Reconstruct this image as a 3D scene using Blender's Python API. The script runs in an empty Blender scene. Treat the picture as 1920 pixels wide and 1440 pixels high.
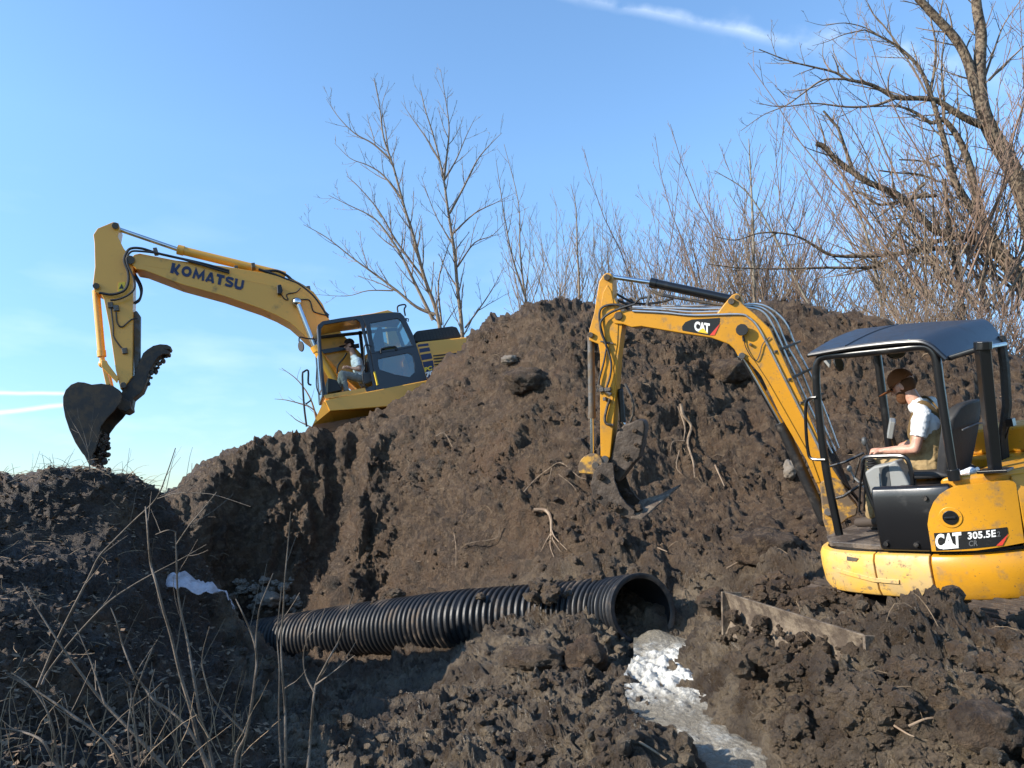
import bpy, bmesh, math, random
import numpy as np
from mathutils import Vector, Matrix
R = math.radians
rnd = random.Random(7)
C = bpy.context.scene.collection
sc = bpy.context.scene

# ---------------------------------------------------------------- camera, sky, sun, exposure
PITCH = math.atan(230/1441)
cam = bpy.data.cameras.new('camera'); cam_o = bpy.data.objects.new('camera', cam); C.objects.link(cam_o)
cam.sensor_width = 36; cam.lens = 36*1441/1920; cam.clip_start = .05; cam.clip_end = 5000
cam_o.rotation_euler = (R(90)+PITCH, 0, 0)
sc.camera = cam_o
SUN = Vector((-.885, -.27, .43)).normalized()
w = bpy.data.worlds.new('World'); sc.world = w; w.use_nodes = True
nt = w.node_tree; nt.nodes.clear()
out = nt.nodes.new('ShaderNodeOutputWorld'); bg = nt.nodes.new('ShaderNodeBackground'); sky = nt.nodes.new('ShaderNodeTexSky')
sky.sky_type = 'NISHITA'; sky.sun_disc = False
sky.sun_elevation = math.asin(SUN.z); sky.sun_rotation = math.atan2(SUN.x, SUN.y)
sky.altitude = 100; sky.air_density = 1.15; sky.dust_density = .1; sky.ozone_density = 3.5
SKY_STRENGTH = .15
bg.inputs[1].default_value = SKY_STRENGTH
nt.links.new(bg.outputs[0], out.inputs[0])
CP, SP = math.cos(PITCH), math.sin(PITCH)
def ray(px, py):
    v = (px-960)/1441, 1, -(py-720)/1441
    return Vector((v[0], v[1]*CP-v[2]*SP, v[1]*SP+v[2]*CP))
def W(px, py, t): return ray(px, py)*t

def wn(t, **k):
    n = nt.nodes.new(t)
    for a, b in k.items(): setattr(n, a, b)
    return n
def wm(op, a, b=None, c=None, clamp=False):
    n = wn('ShaderNodeMath', operation=op); n.use_clamp = clamp
    for i, v in enumerate((a, b, c)):
        if v is None: continue
        if isinstance(v, (int, float)): n.inputs[i].default_value = v
        else: nt.links.new(v, n.inputs[i])
    return n.outputs[0]
tc = wn('ShaderNodeTexCoord')
def wdot(vec):
    n = wn('ShaderNodeVectorMath', operation='DOT_PRODUCT'); nt.links.new(tc.outputs['Generated'], n.inputs[0])
    n.inputs[1].default_value = vec; return n.outputs['Value']
def wnoise(scale, stretch=(1,1,1), rot=(0,0,0), detail=6):
    mp = wn('ShaderNodeMapping'); mp.inputs['Scale'].default_value = stretch; mp.inputs['Rotation'].default_value = rot
    nt.links.new(tc.outputs['Generated'], mp.inputs[0])
    n = wn('ShaderNodeTexNoise'); n.inputs['Scale'].default_value = scale; n.inputs['Detail'].default_value = detail
    nt.links.new(mp.outputs[0], n.inputs['Vector']); return n.outputs['Fac']
def streak(a, b, width, strength, noise, soft):
    ra, rb = ray(*a).normalized(), ray(*b).normalized()
    n = ra.cross(rb).normalized(); m = (ra+rb).normalized(); half = math.acos(max(-1, min(1, ra.dot(rb))))/2
    al = (rb-ra).normalized()
    d = wm('ADD', wdot(n), wm('MULTIPLY', wm('SUBTRACT', noise, .5), soft))
    band = wm('SUBTRACT', 1, wm('DIVIDE', wm('ABSOLUTE', d), width), clamp=True)
    along = wm('SUBTRACT', 1.25, wm('DIVIDE', wm('ABSOLUTE', wdot(al)), math.sin(half)), clamp=True)
    front = wm('GREATER_THAN', wdot(m), 0)
    return wm('MULTIPLY', wm('MULTIPLY', wm('POWER', band, 1.3), wm('MULTIPLY', along, 3, clamp=True)), wm('MULTIPLY', front, strength))
nz = wnoise(22); nz2 = wnoise(7, (1, 1, 3.5))
s1 = wm('MULTIPLY', streak((1050, -12), (1480, 78), .010, .75, nz, .018), wm('MULTIPLY', wm('SUBTRACT', nz, .34), 1.3, clamp=True))
s2 = wm('MULTIPLY', streak((1400, 60), (2100, 205), .02, .35, nz, .07), wm('MULTIPLY', wm('SUBTRACT', nz, .40), 1.6, clamp=True))
s3 = streak((-400, 733), (125, 738), .0032, .6, nz, .003)
s4 = streak((-420, 822), (135, 757), .0038, .6, nz, .004)
lowc = wm('MULTIPLY', wm('MULTIPLY', wm('SUBTRACT', nz2, .5), 2.2, clamp=True), wm('SUBTRACT', .34, wm('ABSOLUTE', wm('SUBTRACT', wdot((0, 0, 1)), .07)), clamp=True))
tot = wm('ADD', wm('ADD', s1, s2), wm('ADD', wm('ADD', s3, s4), lowc), clamp=True)
mix = wn('ShaderNodeMixRGB'); nt.links.new(tot, mix.inputs[0]); gain = wn('ShaderNodeVectorMath', operation='MULTIPLY'); gain.inputs[1].default_value = (1.0, 1.09, 1.10); nt.links.new(sky.outputs[0], gain.inputs[0])
hz = wm('MULTIPLY', wm('ABSOLUTE', wdot((0, 0, 1))), 2.4, clamp=True); fac = wn('ShaderNodeMixRGB'); nt.links.new(hz, fac.inputs[0]); fac.inputs[1].default_value = (.56, .64, .80, 1); fac.inputs[2].default_value = (1.12, 1.14, 1.18, 1)
g2 = wn('ShaderNodeVectorMath', operation='MULTIPLY'); nt.links.new(gain.outputs[0], g2.inputs[0]); nt.links.new(fac.outputs[0], g2.inputs[1]); nt.links.new(g2.outputs[0], mix.inputs[1])
mix.inputs[2].default_value = (6.4, 6.9, 7.4, 1)
nt.links.new(mix.outputs[0], bg.inputs[0])
sun = bpy.data.lights.new('sun', 'SUN'); sun.energy = 5; sun.angle = R(.55); sun.color = (1, .93, .82)
sun_o = bpy.data.objects.new('sun', sun); C.objects.link(sun_o); sun_o.rotation_euler = SUN.to_track_quat('Z', 'Y').to_euler()
sc.view_settings.view_transform = 'Standard'; sc.view_settings.look = 'None'; sc.view_settings.gamma = 1
sc.view_settings.use_curve_mapping = False; sc.view_settings.exposure = 0.72
sc.render.engine = 'CYCLES'; sc.cycles.max_bounces = 6; sc.cycles.use_denoising = True

# ---------------------------------------------------------------- materials
MATS = {}
def mat(name, col, rough=.5, metal=0, col2=None, nscale=8, thr=(.45, .62), bump=0, bscale=60, coat=0, spec=.5, rough2=None,
        dirt=None, dscale=5, dthr=(.5, .75), coords='Object', alpha=None, detail=6, speck=0):
    m = bpy.data.materials.new(name); m.use_nodes = True; t = m.node_tree; b = t.nodes['Principled BSDF']
    L = t.links.new
    b.inputs['Roughness'].default_value = rough; b.inputs['Metallic'].default_value = metal
    b.inputs['Specular IOR Level'].default_value = spec; b.inputs['Coat Weight'].default_value = coat
    b.inputs['Base Color'].default_value = (*col, 1)
    tcn = t.nodes.new('ShaderNodeTexCoord')
    def noise(scale, det=detail):
        n = t.nodes.new('ShaderNodeTexNoise'); n.inputs['Scale'].default_value = scale; n.inputs['Detail'].default_value = det
        n.inputs['Roughness'].default_value = .62
        L(tcn.outputs[coords], n.inputs['Vector']); return n
    def ramp(src, a, bb):
        r = t.nodes.new('ShaderNodeMapRange'); r.interpolation_type = 'SMOOTHSTEP'
        r.inputs[1].default_value = a; r.inputs[2].default_value = bb; L(src, r.inputs[0]); return r.outputs[0]
    cur = None
    if col2:
        mx = t.nodes.new('ShaderNodeMixRGB'); mx.inputs[1].default_value = (*col, 1); mx.inputs[2].default_value = (*col2, 1)
        f = ramp(noise(nscale).outputs['Fac'], *thr); L(f, mx.inputs[0]); cur = mx.outputs[0]
        if rough2 is not None:
            mr = t.nodes.new('ShaderNodeMapRange'); mr.inputs[3].default_value = rough; mr.inputs[4].default_value = rough2
            L(f, mr.inputs[0]); L(mr.outputs[0], b.inputs['Roughness'])
    if dirt:
        mx = t.nodes.new('ShaderNodeMixRGB'); mx.inputs[1].default_value = (*col, 1)
        if cur: L(cur, mx.inputs[1])
        mx.inputs[2].default_value = (*dirt, 1); f = ramp(noise(dscale, 10).outputs['Fac'], *dthr); L(f, mx.inputs[0]); cur = mx.outputs[0]
        mr = t.nodes.new('ShaderNodeMapRange'); mr.inputs[3].default_value = rough; mr.inputs[4].default_value = .85
        L(f, mr.inputs[0]); L(mr.outputs[0], b.inputs['Roughness'])
    if speck:
        mx = t.nodes.new('ShaderNodeMixRGB'); mx.inputs[2].default_value = (.11, .075, .045, 1); L(cur, mx.inputs[1])
        L(ramp(noise(speck, 3).outputs['Fac'], .655, .70), mx.inputs[0]); cur = mx.outputs[0]
    if cur: L(cur, b.inputs['Base Color'])
    if bump:
        bn = t.nodes.new('ShaderNodeBump'); bn.inputs['Strength'].default_value = bump; bn.inputs['Distance'].default_value = .02
        L(noise(bscale, 8).outputs['Fac'], bn.inputs['Height']); L(bn.outputs[0], b.inputs['Normal'])
    MATS[name] = m
    return m
mud = (.13, .095, .062)
mat('k_yellow', (.74, .345, .04), .38, dirt=(.20, .13, .06), dscale=3.2, dthr=(.56, .82), coat=.2, bump=.02)
mat('c_yellow', (.56, .25, .012), .36, col2=(.42, .20, .02), nscale=2.2, thr=(.4, .75), dirt=(.20, .125, .05), dscale=9, dthr=(.52, .74), speck=62, coat=.15, bump=.03)
mat('c_dusty', (.72, .40, .06), .5, col2=(.50, .34, .15), nscale=5, thr=(.35, .7), dirt=(.2, .14, .08), dscale=16, dthr=(.54, .68), bump=.04, speck=52)
mat('c_muddy', (.50, .26, .03), .5, dirt=(.12, .082, .05), dscale=9, dthr=(.36, .52), bump=.15, bscale=40)
mat('black_paint', (.008, .008, .009), .28, coat=.2, dirt=(.035, .03, .025), dscale=6, dthr=(.55, .85), bump=.02)
mat('cab_black', (.016, .018, .026), .35, coat=.2)
mat('black_muddy', (.014, .013, .013), .4, dirt=(.075, .056, .04), dscale=9, dthr=(.52, .72), bump=.3, bscale=40)
mat('rubber', (.012, .012, .013), .6, bump=.05)
mat('hose_muddy', (.014, .013, .013), .5, dirt=(.10, .075, .05), dscale=14, dthr=(.45, .6), bump=.2, bscale=60)
mat('roof_blue', (.014, .018, .027), .42, coat=.1, dirt=(.06, .06, .065), dscale=4, dthr=(.5, .95), bump=.03, bscale=15)
mat('chrome', (.62, .63, .65), .16, 1)
mat('pipe_metal', (.48, .48, .47), .32, .85, dirt=(.12, .09, .06), dscale=12, dthr=(.5, .75))
mat('steel_dirty', (.10, .092, .085), .5, .3, dirt=(.13, .095, .062), dscale=9, dthr=(.40, .62), bump=.25, bscale=30)
mat('bucket_dark', (.024, .017, .012), .6, dirt=(.085, .056, .034), dscale=5, dthr=(.42, .62), bump=.12, bscale=14)
mat('bucket_mud', (.070, .048, .032), .6, dirt=(.04, .028, .02), dscale=7, dthr=(.40, .62), bump=1.0, bscale=14)
mat('blade_mud', (.19, .145, .10), .65, dirt=(.08, .056, .038), dscale=9, dthr=(.40, .60), bump=.9, bscale=28)
mat('dark_brown', (.05, .035, .02), .7, dirt=(.03, .022, .016), dthr=(.3, .7), bump=.2)  # dark brown base with darker blotches for slew ring, tracks and louvre slats
mat('navy', (.012, .016, .06), .4)
mat('decal_black', (.012, .012, .012), .4, dirt=(.1, .08, .06), dscale=20, dthr=(.6, .8))
mat('decal_white', (.75, .74, .70), .5, dirt=(.3, .26, .2), dscale=30, dthr=(.6, .8))
mat('decal_red', (.62, .05, .03), .5)
mat('decal_yellow', (.75, .5, .03), .5)
mat('decal_grey', (.10, .10, .10), .5)
mat('skin', (.50, .27, .19), .5, col2=(.42, .20, .14), nscale=30)
mat('shirt_white', (.66, .66, .66), .85, bump=.3, bscale=14, spec=.1)
mat('bib_tan', (.33, .235, .12), .9, col2=(.26, .18, .09), nscale=12, bump=.4, bscale=18, spec=.1)
mat('strap_brown', (.13, .085, .04), .9, spec=.1)
mat('trousers_grey', (.20, .20, .19), .9, bump=.3, bscale=18, spec=.1)
mat('cap_brown', (.16, .062, .025), .85, bump=.1, bscale=60, spec=.1)
mat('cap_dark', (.03, .018, .014), .85, spec=.1)
mat('beard', (.10, .045, .022), .9, bump=.5, bscale=120, spec=.1)
mat('boots', (.05, .035, .025), .8)
mat('seat_black', (.018, .018, .02), .65, bump=.15, bscale=30, dirt=(.05, .042, .035), dthr=(.5, .8))
mat('seat_grey', (.09, .09, .095), .8)
mat('grey_plastic', (.22, .225, .22), .5, dirt=(.12, .10, .08), dscale=10, dthr=(.55, .8))
mat('grey_dark', (.055, .058, .06), .5)
mat('screen', (.02, .03, .055), .12, coat=.6)
mat('mirror', (.75, .72, .6), .06, 1)
mat('mat_mud', (.05, .04, .034), .5, dirt=(.13, .10, .075), dscale=8, dthr=(.45, .6), bump=.6, bscale=25)
mat('bottle', (.62, .63, .66), .3, col2=(.3, .32, .4), nscale=20, thr=(.5, .55))
mat('towel', (.46, .41, .43), .9, col2=(.32, .28, .29), nscale=6, bump=.3, bscale=40, spec=.1)
mat('hdpe', (.013, .013, .014), .48, coat=.0, dirt=(.11, .08, .056), dscale=2.8, dthr=(.50, .70), bump=.15, bscale=30)
mat('hdpe_in', (.010, .010, .011), .5)
mat('bark_pale', (.155, .12, .09), .8, col2=(.09, .07, .052), nscale=10, bump=.4, bscale=60)
mat('bark_tan', (.25, .19, .13), .8, col2=(.17, .12, .08), nscale=8, bump=.3)
mat('twig_brown', (.20, .145, .098), .85)
mat('twig_red', (.18, .115, .08), .85)
mat('bark_willow', (.20, .15, .10), .9, col2=(.055, .036, .024), nscale=14, thr=(.42, .58), bump=1, bscale=9)
mat('bark_grey', (.27, .235, .185), .85, col2=(.15, .13, .09), nscale=7, bump=.6, bscale=22)
mat('dead_wood', (.085, .066, .05), .9, bump=.6, bscale=25)
mat('root', (.24, .17, .11), .8, col2=(.12, .08, .05), nscale=12)
mat('root_pale', (.28, .20, .13), .7, col2=(.20, .13, .08), nscale=9)
mat('straw', (.23, .16, .095), .8, col2=(.13, .09, .055), nscale=3)
mat('leaf', (.20, .13, .075), .8, col2=(.09, .055, .03), nscale=3)
mat('stone_pale', (.15, .125, .10), .8, col2=(.2, .16, .12), nscale=9, bump=.5)

def glass(name, tint, fac):
    m = bpy.data.materials.new(name); m.use_nodes = True; t = m.node_tree; t.nodes.clear(); L = t.links.new
    o = t.nodes.new('ShaderNodeOutputMaterial'); mx = t.nodes.new('ShaderNodeMixShader'); tr = t.nodes.new('ShaderNodeBsdfTransparent')
    g = t.nodes.new('ShaderNodeBsdfGlossy'); fr = t.nodes.new('ShaderNodeFresnel'); fr.inputs[0].default_value = 1.5
    ad = t.nodes.new('ShaderNodeMath'); ad.operation = 'ADD'; ad.inputs[1].default_value = fac; ad.use_clamp = True
    tr.inputs[0].default_value = (*tint, 1); g.inputs['Roughness'].default_value = .03; g.inputs[0].default_value = (.9, .95, 1, 1)
    L(fr.outputs[0], ad.inputs[0]); L(ad.outputs[0], mx.inputs[0]); L(tr.outputs[0], mx.inputs[1]); L(g.outputs[0], mx.inputs[2]); L(mx.outputs[0], o.inputs[0])
    MATS[name] = m
glass('glass', (.62, .72, .74), .07)
glass('glass_tint', (.42, .55, .56), .10)

def soil_material():
    m = bpy.data.materials.new('soil'); m.use_nodes = True; t = m.node_tree; b = t.nodes['Principled BSDF']; L = t.links.new
    geo = t.nodes.new('ShaderNodeNewGeometry'); at = t.nodes.new('ShaderNodeVertexColor'); at.layer_name = 'soil_mask'
    sep = t.nodes.new('ShaderNodeSeparateColor'); L(at.outputs[0], sep.inputs[0])
    def noise(s, d=8, ro=.6, vec=None):
        n = t.nodes.new('ShaderNodeTexNoise'); n.inputs['Scale'].default_value = s; n.inputs['Detail'].default_value = d
        n.inputs['Roughness'].default_value = ro; L(vec or geo.outputs['Position'], n.inputs['Vector']); return n.outputs['Fac']
    def rng(src, a, bb, lo=0., hi=1.):
        r = t.nodes.new('ShaderNodeMapRange'); r.interpolation_type = 'SMOOTHSTEP'
        for i, v in ((1, a), (2, bb), (3, lo), (4, hi)): r.inputs[i].default_value = v
        L(src, r.inputs[0]); return r.outputs[0]
    def mixc(f, a, bcol):
        x = t.nodes.new('ShaderNodeMixRGB'); L(f, x.inputs[0])
        for i, v in ((1, a), (2, bcol)):
            if isinstance(v, tuple): x.inputs[i].default_value = (*v, 1)
            else: L(v, x.inputs[i])
        return x.outputs[0]
    def mth(op, a, bb):
        x = t.nodes.new('ShaderNodeMath'); x.operation = op
        for i, v in ((0, a), (1, bb)):
            if isinstance(v, (int, float)): x.inputs[i].default_value = v
            else: L(v, x.inputs[i])
        return x.outputs[0]
    dry = mixc(rng(noise(1.7), .35, .68), (.052, .029, .015), (.138, .080, .040))
    dry = mixc(rng(noise(11, 6), .45, .72), dry, (.21, .14, .082))
    dry = mixc(rng(noise(.8), .55, .7), dry, (.145, .080, .040))
    dry = mixc(rng(noise(45, 4), .52, .75), dry, (.036, .024, .017))
    vo = t.nodes.new('ShaderNodeTexVoronoi'); vo.inputs['Scale'].default_value = 8; L(geo.outputs['Position'], vo.inputs['Vector'])
    vs_ = t.nodes.new('ShaderNodeSeparateColor'); L(vo.outputs['Color'], vs_.inputs[0])
    dry = mixc(rng(vs_.outputs[0], .55, 1, 0, .55), dry, (.19, .125, .074)); dry = mixc(rng(vs_.outputs[1], .6, 1, 0, .5), dry, (.045, .028, .018))
    wet = mixc(rng(noise(2.3), .38, .66), (.088, .060, .037), (.27, .205, .135))
    wet = mixc(rng(noise(17, 6), .5, .72), wet, (.07, .052, .04))
    col = mixc(sep.outputs[0], dry, wet)
    litter = mixc(rng(noise(40, 5), .42, .6), (.035, .023, .016), (.085, .057, .037))
    col = mixc(sep.outputs[1], col, litter)
    L(col, b.inputs['Base Color'])
    wetf = mth('MULTIPLY', sep.outputs[0], rng(noise(5.5, 5), .42, .62))
    L(rng(wetf, 0, 1, .62, .26), b.inputs['Roughness'])
    b.inputs['Specular IOR Level'].default_value = .45
    h = mth('ADD', mth('MULTIPLY', noise(26, 10, .68), 1.0), mth('MULTIPLY', noise(80, 8, .7), .5))
    bn = t.nodes.new('ShaderNodeBump'); bn.inputs['Strength'].default_value = 1; bn.inputs['Distance'].default_value = .13
    L(h, bn.inputs['Height']); L(bn.outputs[0], b.inputs['Normal'])
    MATS['soil'] = m
soil_material()

# ---------------------------------------------------------------- mesh helpers
class MB:
    def __init__(s, xf=None): s.v = []; s.f = []; s.xf = xf
    def add(s, vs, fs):
        k = len(s.v)
        if s.xf is not None: vs = [s.xf @ Vector(v) for v in vs]
        s.v += [tuple(v) for v in vs]; s.f += [tuple(i+k for i in f) for f in fs]; return s
    def box(s, c, d, rot=None):
        x, y, z = d[0]/2, d[1]/2, d[2]/2
        vs = [Vector((a*x, b*y, e*z)) for a in (-1, 1) for b in (-1, 1) for e in (-1, 1)]
        if rot is not None: vs = [rot @ v for v in vs]
        return s.add([v+Vector(c) for v in vs], [(0, 1, 3, 2), (4, 6, 7, 5), (0, 4, 5, 1), (2, 3, 7, 6), (0, 2, 6, 4), (1, 5, 7, 3)])
    def prism(s, poly, y0, y1, ax=1):
        n = len(poly)
        def mk(p, y):
            q = [p[0], p[1]]; q.insert(ax, y); return q
        vs = [mk(p, y0) for p in poly]+[mk(p, y1) for p in poly]
        fs = [tuple(range(n)), tuple(range(2*n-1, n-1, -1))]+[(i, i+n, (i+1) % n+n, (i+1) % n) for i in range(n)]
        return s.add(vs, fs)
    def tube(s, pts, r, n=8, cap=True, rs=None):
        pts = [Vector(p) for p in pts]; m = len(pts); rs = rs or [r]*m
        vs = []; ref = None
        for i, p in enumerate(pts):
            t = (pts[min(i+1, m-1)]-pts[max(i-1, 0)])
            if t.length < 1e-9: t = Vector((0, 0, 1))
            t.normalize()
            if ref is None:
                ref = Vector((0, 0, 1)) if abs(t.z) < .9 else Vector((1, 0, 0))
            ref = (ref-t*ref.dot(t)); ref.normalize(); b = t.cross(ref)
            for k in range(n):
                a = 2*math.pi*k/n; vs.append(p+(ref*math.cos(a)+b*math.sin(a))*rs[i])
        fs = [(i*n+k, i*n+(k+1) % n, (i+1)*n+(k+1) % n, (i+1)*n+k) for i in range(m-1) for k in range(n)]
        if cap: fs += [tuple(range(n-1, -1, -1)), tuple(range((m-1)*n, m*n))]
        return s.add(vs, fs)
    def ball(s, c, r, sx=(1, 1, 1), n=10, rot=None):
        c = Vector(c); vs = []; m = n//2+1
        for i in range(m+1):
            a = math.pi*i/m
            for k in range(n):
                b = 2*math.pi*k/n; q = Vector((r*sx[0]*math.sin(a)*math.cos(b), r*sx[1]*math.sin(a)*math.sin(b), r*sx[2]*math.cos(a)))
                vs.append(c+(rot @ q if rot is not None else q))
        return s.add(vs, [(i*n+k, (i+1)*n+k, (i+1)*n+(k+1) % n, i*n+(k+1) % n) for i in range(m) for k in range(n)])
    def limb(s, a, b, ra, rb, n=10):
        a, b = Vector(a), Vector(b); s.ball(a, ra, n=n); s.ball(b, rb, n=n); return s.tube([a, b], 0, n, True, [ra, rb])
    def build(s, name, m, parent=None, bevel=0, smooth=None, seg=2, remesh=0, angle=32):
        me = bpy.data.meshes.new(name); me.from_pydata(s.v, [], s.f); me.validate(); me.update()
        o = bpy.data.objects.new(name, me); C.objects.link(o)
        if isinstance(m, str): m = MATS[m]
        me.materials.append(m)
        bm = bmesh.new(); bm.from_mesh(me); bmesh.ops.recalc_face_normals(bm, faces=bm.faces)
        if smooth is None: smooth = False
        for f in bm.faces: f.smooth = bool(smooth) or bevel > 0
        if smooth and not remesh:
            for e in bm.edges:
                if len(e.link_faces) == 2 and e.calc_face_angle(0) > R(angle+8): e.smooth = False
        bm.to_mesh(me); bm.free()
        if remesh:
            q = o.modifiers.new('remesh', 'REMESH'); q.mode = 'VOXEL'; q.voxel_size = remesh; q.use_smooth_shade = True
            q = o.modifiers.new('smooth', 'SMOOTH'); q.iterations = 4
        if bevel:
            q = o.modifiers.new('bevel', 'BEVEL'); q.width = bevel; q.segments = seg; q.limit_method = 'ANGLE'; q.angle_limit = R(angle); q.harden_normals = True
        if parent: o.parent = parent
        return o
def tag(o, label=None, cat=None, group=None, kind=None):
    if label: o['label'] = label
    if cat: o['category'] = cat
    if group: o['group'] = group
    if kind: o['kind'] = kind
    return o
def empty(name, mtx, label, cat, group=None):
    o = bpy.data.objects.new(name, None); C.objects.link(o); o.empty_display_size = .2
    o.matrix_world = mtx if isinstance(mtx, Matrix) else Matrix.Translation(mtx)
    return tag(o, label, cat, group)
def smooth_path(pts, n=6):
    pts = [Vector(p) for p in pts]
    if len(pts) < 3: return pts
    out = []
    P = [pts[0]*2-pts[1]]+pts+[pts[-1]*2-pts[-2]]
    for i in range(1, len(P)-2):
        a, b, c, d = P[i-1:i+3]
        for k in range(n):
            t = k/n
            out.append(.5*((2*b)+(c-a)*t+(2*a-5*b+4*c-d)*t*t+(3*b-a-3*c+d)*t**3))
    return out+[pts[-1]]

class Frame:
    def __init__(s, M): s.M = M; s.I = M.inverted(); s.o = s.I @ Vector((0, 0, 0)); s.R3 = s.I.to_3x3()
    def at(s, px, py, val, ax=1):
        r = s.R3 @ ray(px, py); t = (val-s.o[ax])/r[ax]; return s.o+r*t
    def xz(s, pts, y): return [((q := s.at(a, b, y)).x, q.z) for a, b in pts]
    def pts(s, pts, y): return [s.at(p[0], p[1], p[2] if len(p) > 2 else y) for p in pts]
def euler_m(o, yaw, pitch, roll):
    return Matrix.Translation(o) @ Matrix.Rotation(R(yaw), 4, 'Z') @ Matrix.Rotation(R(pitch), 4, 'Y') @ Matrix.Rotation(R(roll), 4, 'X')
_dg = None
def text_mesh(body, bold=0, spacing=1.0):
    cu = bpy.data.curves.new('t', 'FONT'); cu.body = body; cu.offset = bold; cu.space_character = spacing; cu.resolution_u = 4
    o = bpy.data.objects.new('t', cu); C.objects.link(o)
    bpy.context.view_layer.update(); dg = bpy.context.evaluated_depsgraph_get()
    me = bpy.data.meshes.new_from_object(o.evaluated_get(dg))
    v = np.array([x.co[:] for x in me.vertices]); f = [tuple(p.vertices) for p in me.polygons]
    bpy.data.objects.remove(o); bpy.data.curves.remove(cu); bpy.data.meshes.remove(me)
    lo, hi = v.min(0), v.max(0); v = (v-lo)/np.where(hi-lo > 1e-9, hi-lo, 1)
    return v, f
def text_quad(body, name, m, parent, p0, p1, p3, push, bold=.03, xf=None, spacing=1.0, shear=0):
    """letters filling the parallelogram p0 (lower left), p1 (lower right), p3 (upper left), standing proud along push"""
    v, f = text_mesh(body, bold, spacing); p0, p1, p3, push = map(Vector, (p0, p1, p3, push))
    mb = MB(xf); vs = [p0+(p1-p0)*(x[0]+shear*x[1])+(p3-p0)*x[1] for x in v]; n = len(vs)
    mb.add([q+push for q in vs], f)
    return mb.build(name, m, parent)
def strip(mb, pts, w, place, closed=False, ends=None):
    """mitred band along pts in the letter's own square, laid down through place(u, v)"""
    P_ = [Vector((a, b)) for a, b in pts]; n = len(P_); A = []; B = []
    for i, p in enumerate(P_):
        a = P_[(i-1) % n] if closed or i > 0 else None; c = P_[(i+1) % n] if closed or i < n-1 else None
        d1 = (p-a).normalized() if a is not None else (c-p).normalized(); d2 = (c-p).normalized() if c is not None else d1
        m = (Vector((-d1.y, d1.x))+Vector((-d2.y, d2.x))).normalized(); k = w/2/max(.35, m.dot(Vector((-d1.y, d1.x)))); A.append(p+m*k); B.append(p-m*k)
    nv = len(A); vs = [place(q.x, q.y) for q in A]+[place(q.x, q.y) for q in B]
    mb.add(vs, [(i, (i+1) % nv, (i+1) % nv+nv, i+nv) for i in range(nv if closed else nv-1)])
GLYPH = {
 'K': [([(.17, 0), (.17, 1)], .34, 0), ([(.345, .46), (.52, .46), (.80, 1.0)], .26, 0), ([(.42, .33), (.86, 0)], .28, 0)],
 'O': [([(.5+.36*math.cos(i*math.pi/8), .5+.37*math.sin(i*math.pi/8)) for i in range(16)], .27, 1)],
 'M': [([(.13, 0), (.22, .82), (.52, .22), (.82, .82), (.91, 0)], .24, 0)],
 'A': [([(.12, 0), (.46, .86), (.54, .86), (.88, 0)], .25, 0), ([(.30, .22), (.70, .22)], .17, 0)],
 'T': [([(.02, .87), (.98, .87)], .26, 0), ([(.5, 0), (.5, .735)], .32, 0)],
 'S': [([(.90, .80), (.72, .87), (.30, .87), (.16, .76), (.18, .62), (.34, .54), (.66, .47), (.84, .38), (.84, .24), (.70, .13), (.28, .13), (.08, .20)], .24, 0)],
 'U': [([(.14, 1), (.14, .34), (.26, .15), (.5, .12), (.74, .15), (.86, .34), (.86, 1)], .27, 0)]}
def block_word(word, name, m, parent, p0, p1, p3, push, widths, gap=.10):
    p0, p1, p3, push = map(Vector, (p0, p1, p3, push)); tot = sum(widths)+gap*(len(word)-1); x = 0
    for ch, w_ in zip(word, widths):
        mb = MB()
        for pts, th, cl in GLYPH[ch]:
            k = len(mb.v); strip(mb, [(a*w_, b) for a, b in pts], th*1.08, lambda u, v: p0+(p1-p0)*((x+u)/tot)+(p3-p0)*v+push, bool(cl))
        mb.build(name, m, parent); x += w_+gap
def bolt(mb, c, ax, r, h):
    c = Vector(c); a = Vector(ax).normalized(); mb.tube([c, c+a*h], r, 6)

# ---------------------------------------------------------------- noise (numpy)
def _hash(ix, iy, iz, seed):
    h = (ix*374761393+iy*668265263+iz*2147483647+seed*974634777) & 0xffffffff
    h = ((h ^ (h >> 13))*1274126177) & 0xffffffff
    return (h ^ (h >> 16)) & 0xffffffff
def pnoise(P, seed=0):
    I = np.floor(P).astype(np.int64); F = P-I; U = F*F*F*(F*(F*6-15)+10)
    res = np.zeros(len(P))
    for dx in (0, 1):
        for dy in (0, 1):
            for dz in (0, 1):
                h = _hash(I[:, 0]+dx, I[:, 1]+dy, I[:, 2]+dz, seed)
                g = ((h & 1023)/511.5-1)*(F[:, 0]-dx)+(((h >> 10) & 1023)/511.5-1)*(F[:, 1]-dy)+(((h >> 20) & 1023)/511.5-1)*(F[:, 2]-dz)
                res += g*np.where(dx, U[:, 0], 1-U[:, 0])*np.where(dy, U[:, 1], 1-U[:, 1])*np.where(dz, U[:, 2], 1-U[:, 2])
    return res
def billow(P, s, seed): return np.abs(pnoise(P*s, seed))*2

# ---------------------------------------------------------------- ground shape from surveyed points
CP_ = []
def cp(px, py, t, dz=0): q = W(px, py, t); CP_.append((q.x, q.y, q.z+dz))
def cw(x, y, z): CP_.append((x, y, z))
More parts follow.
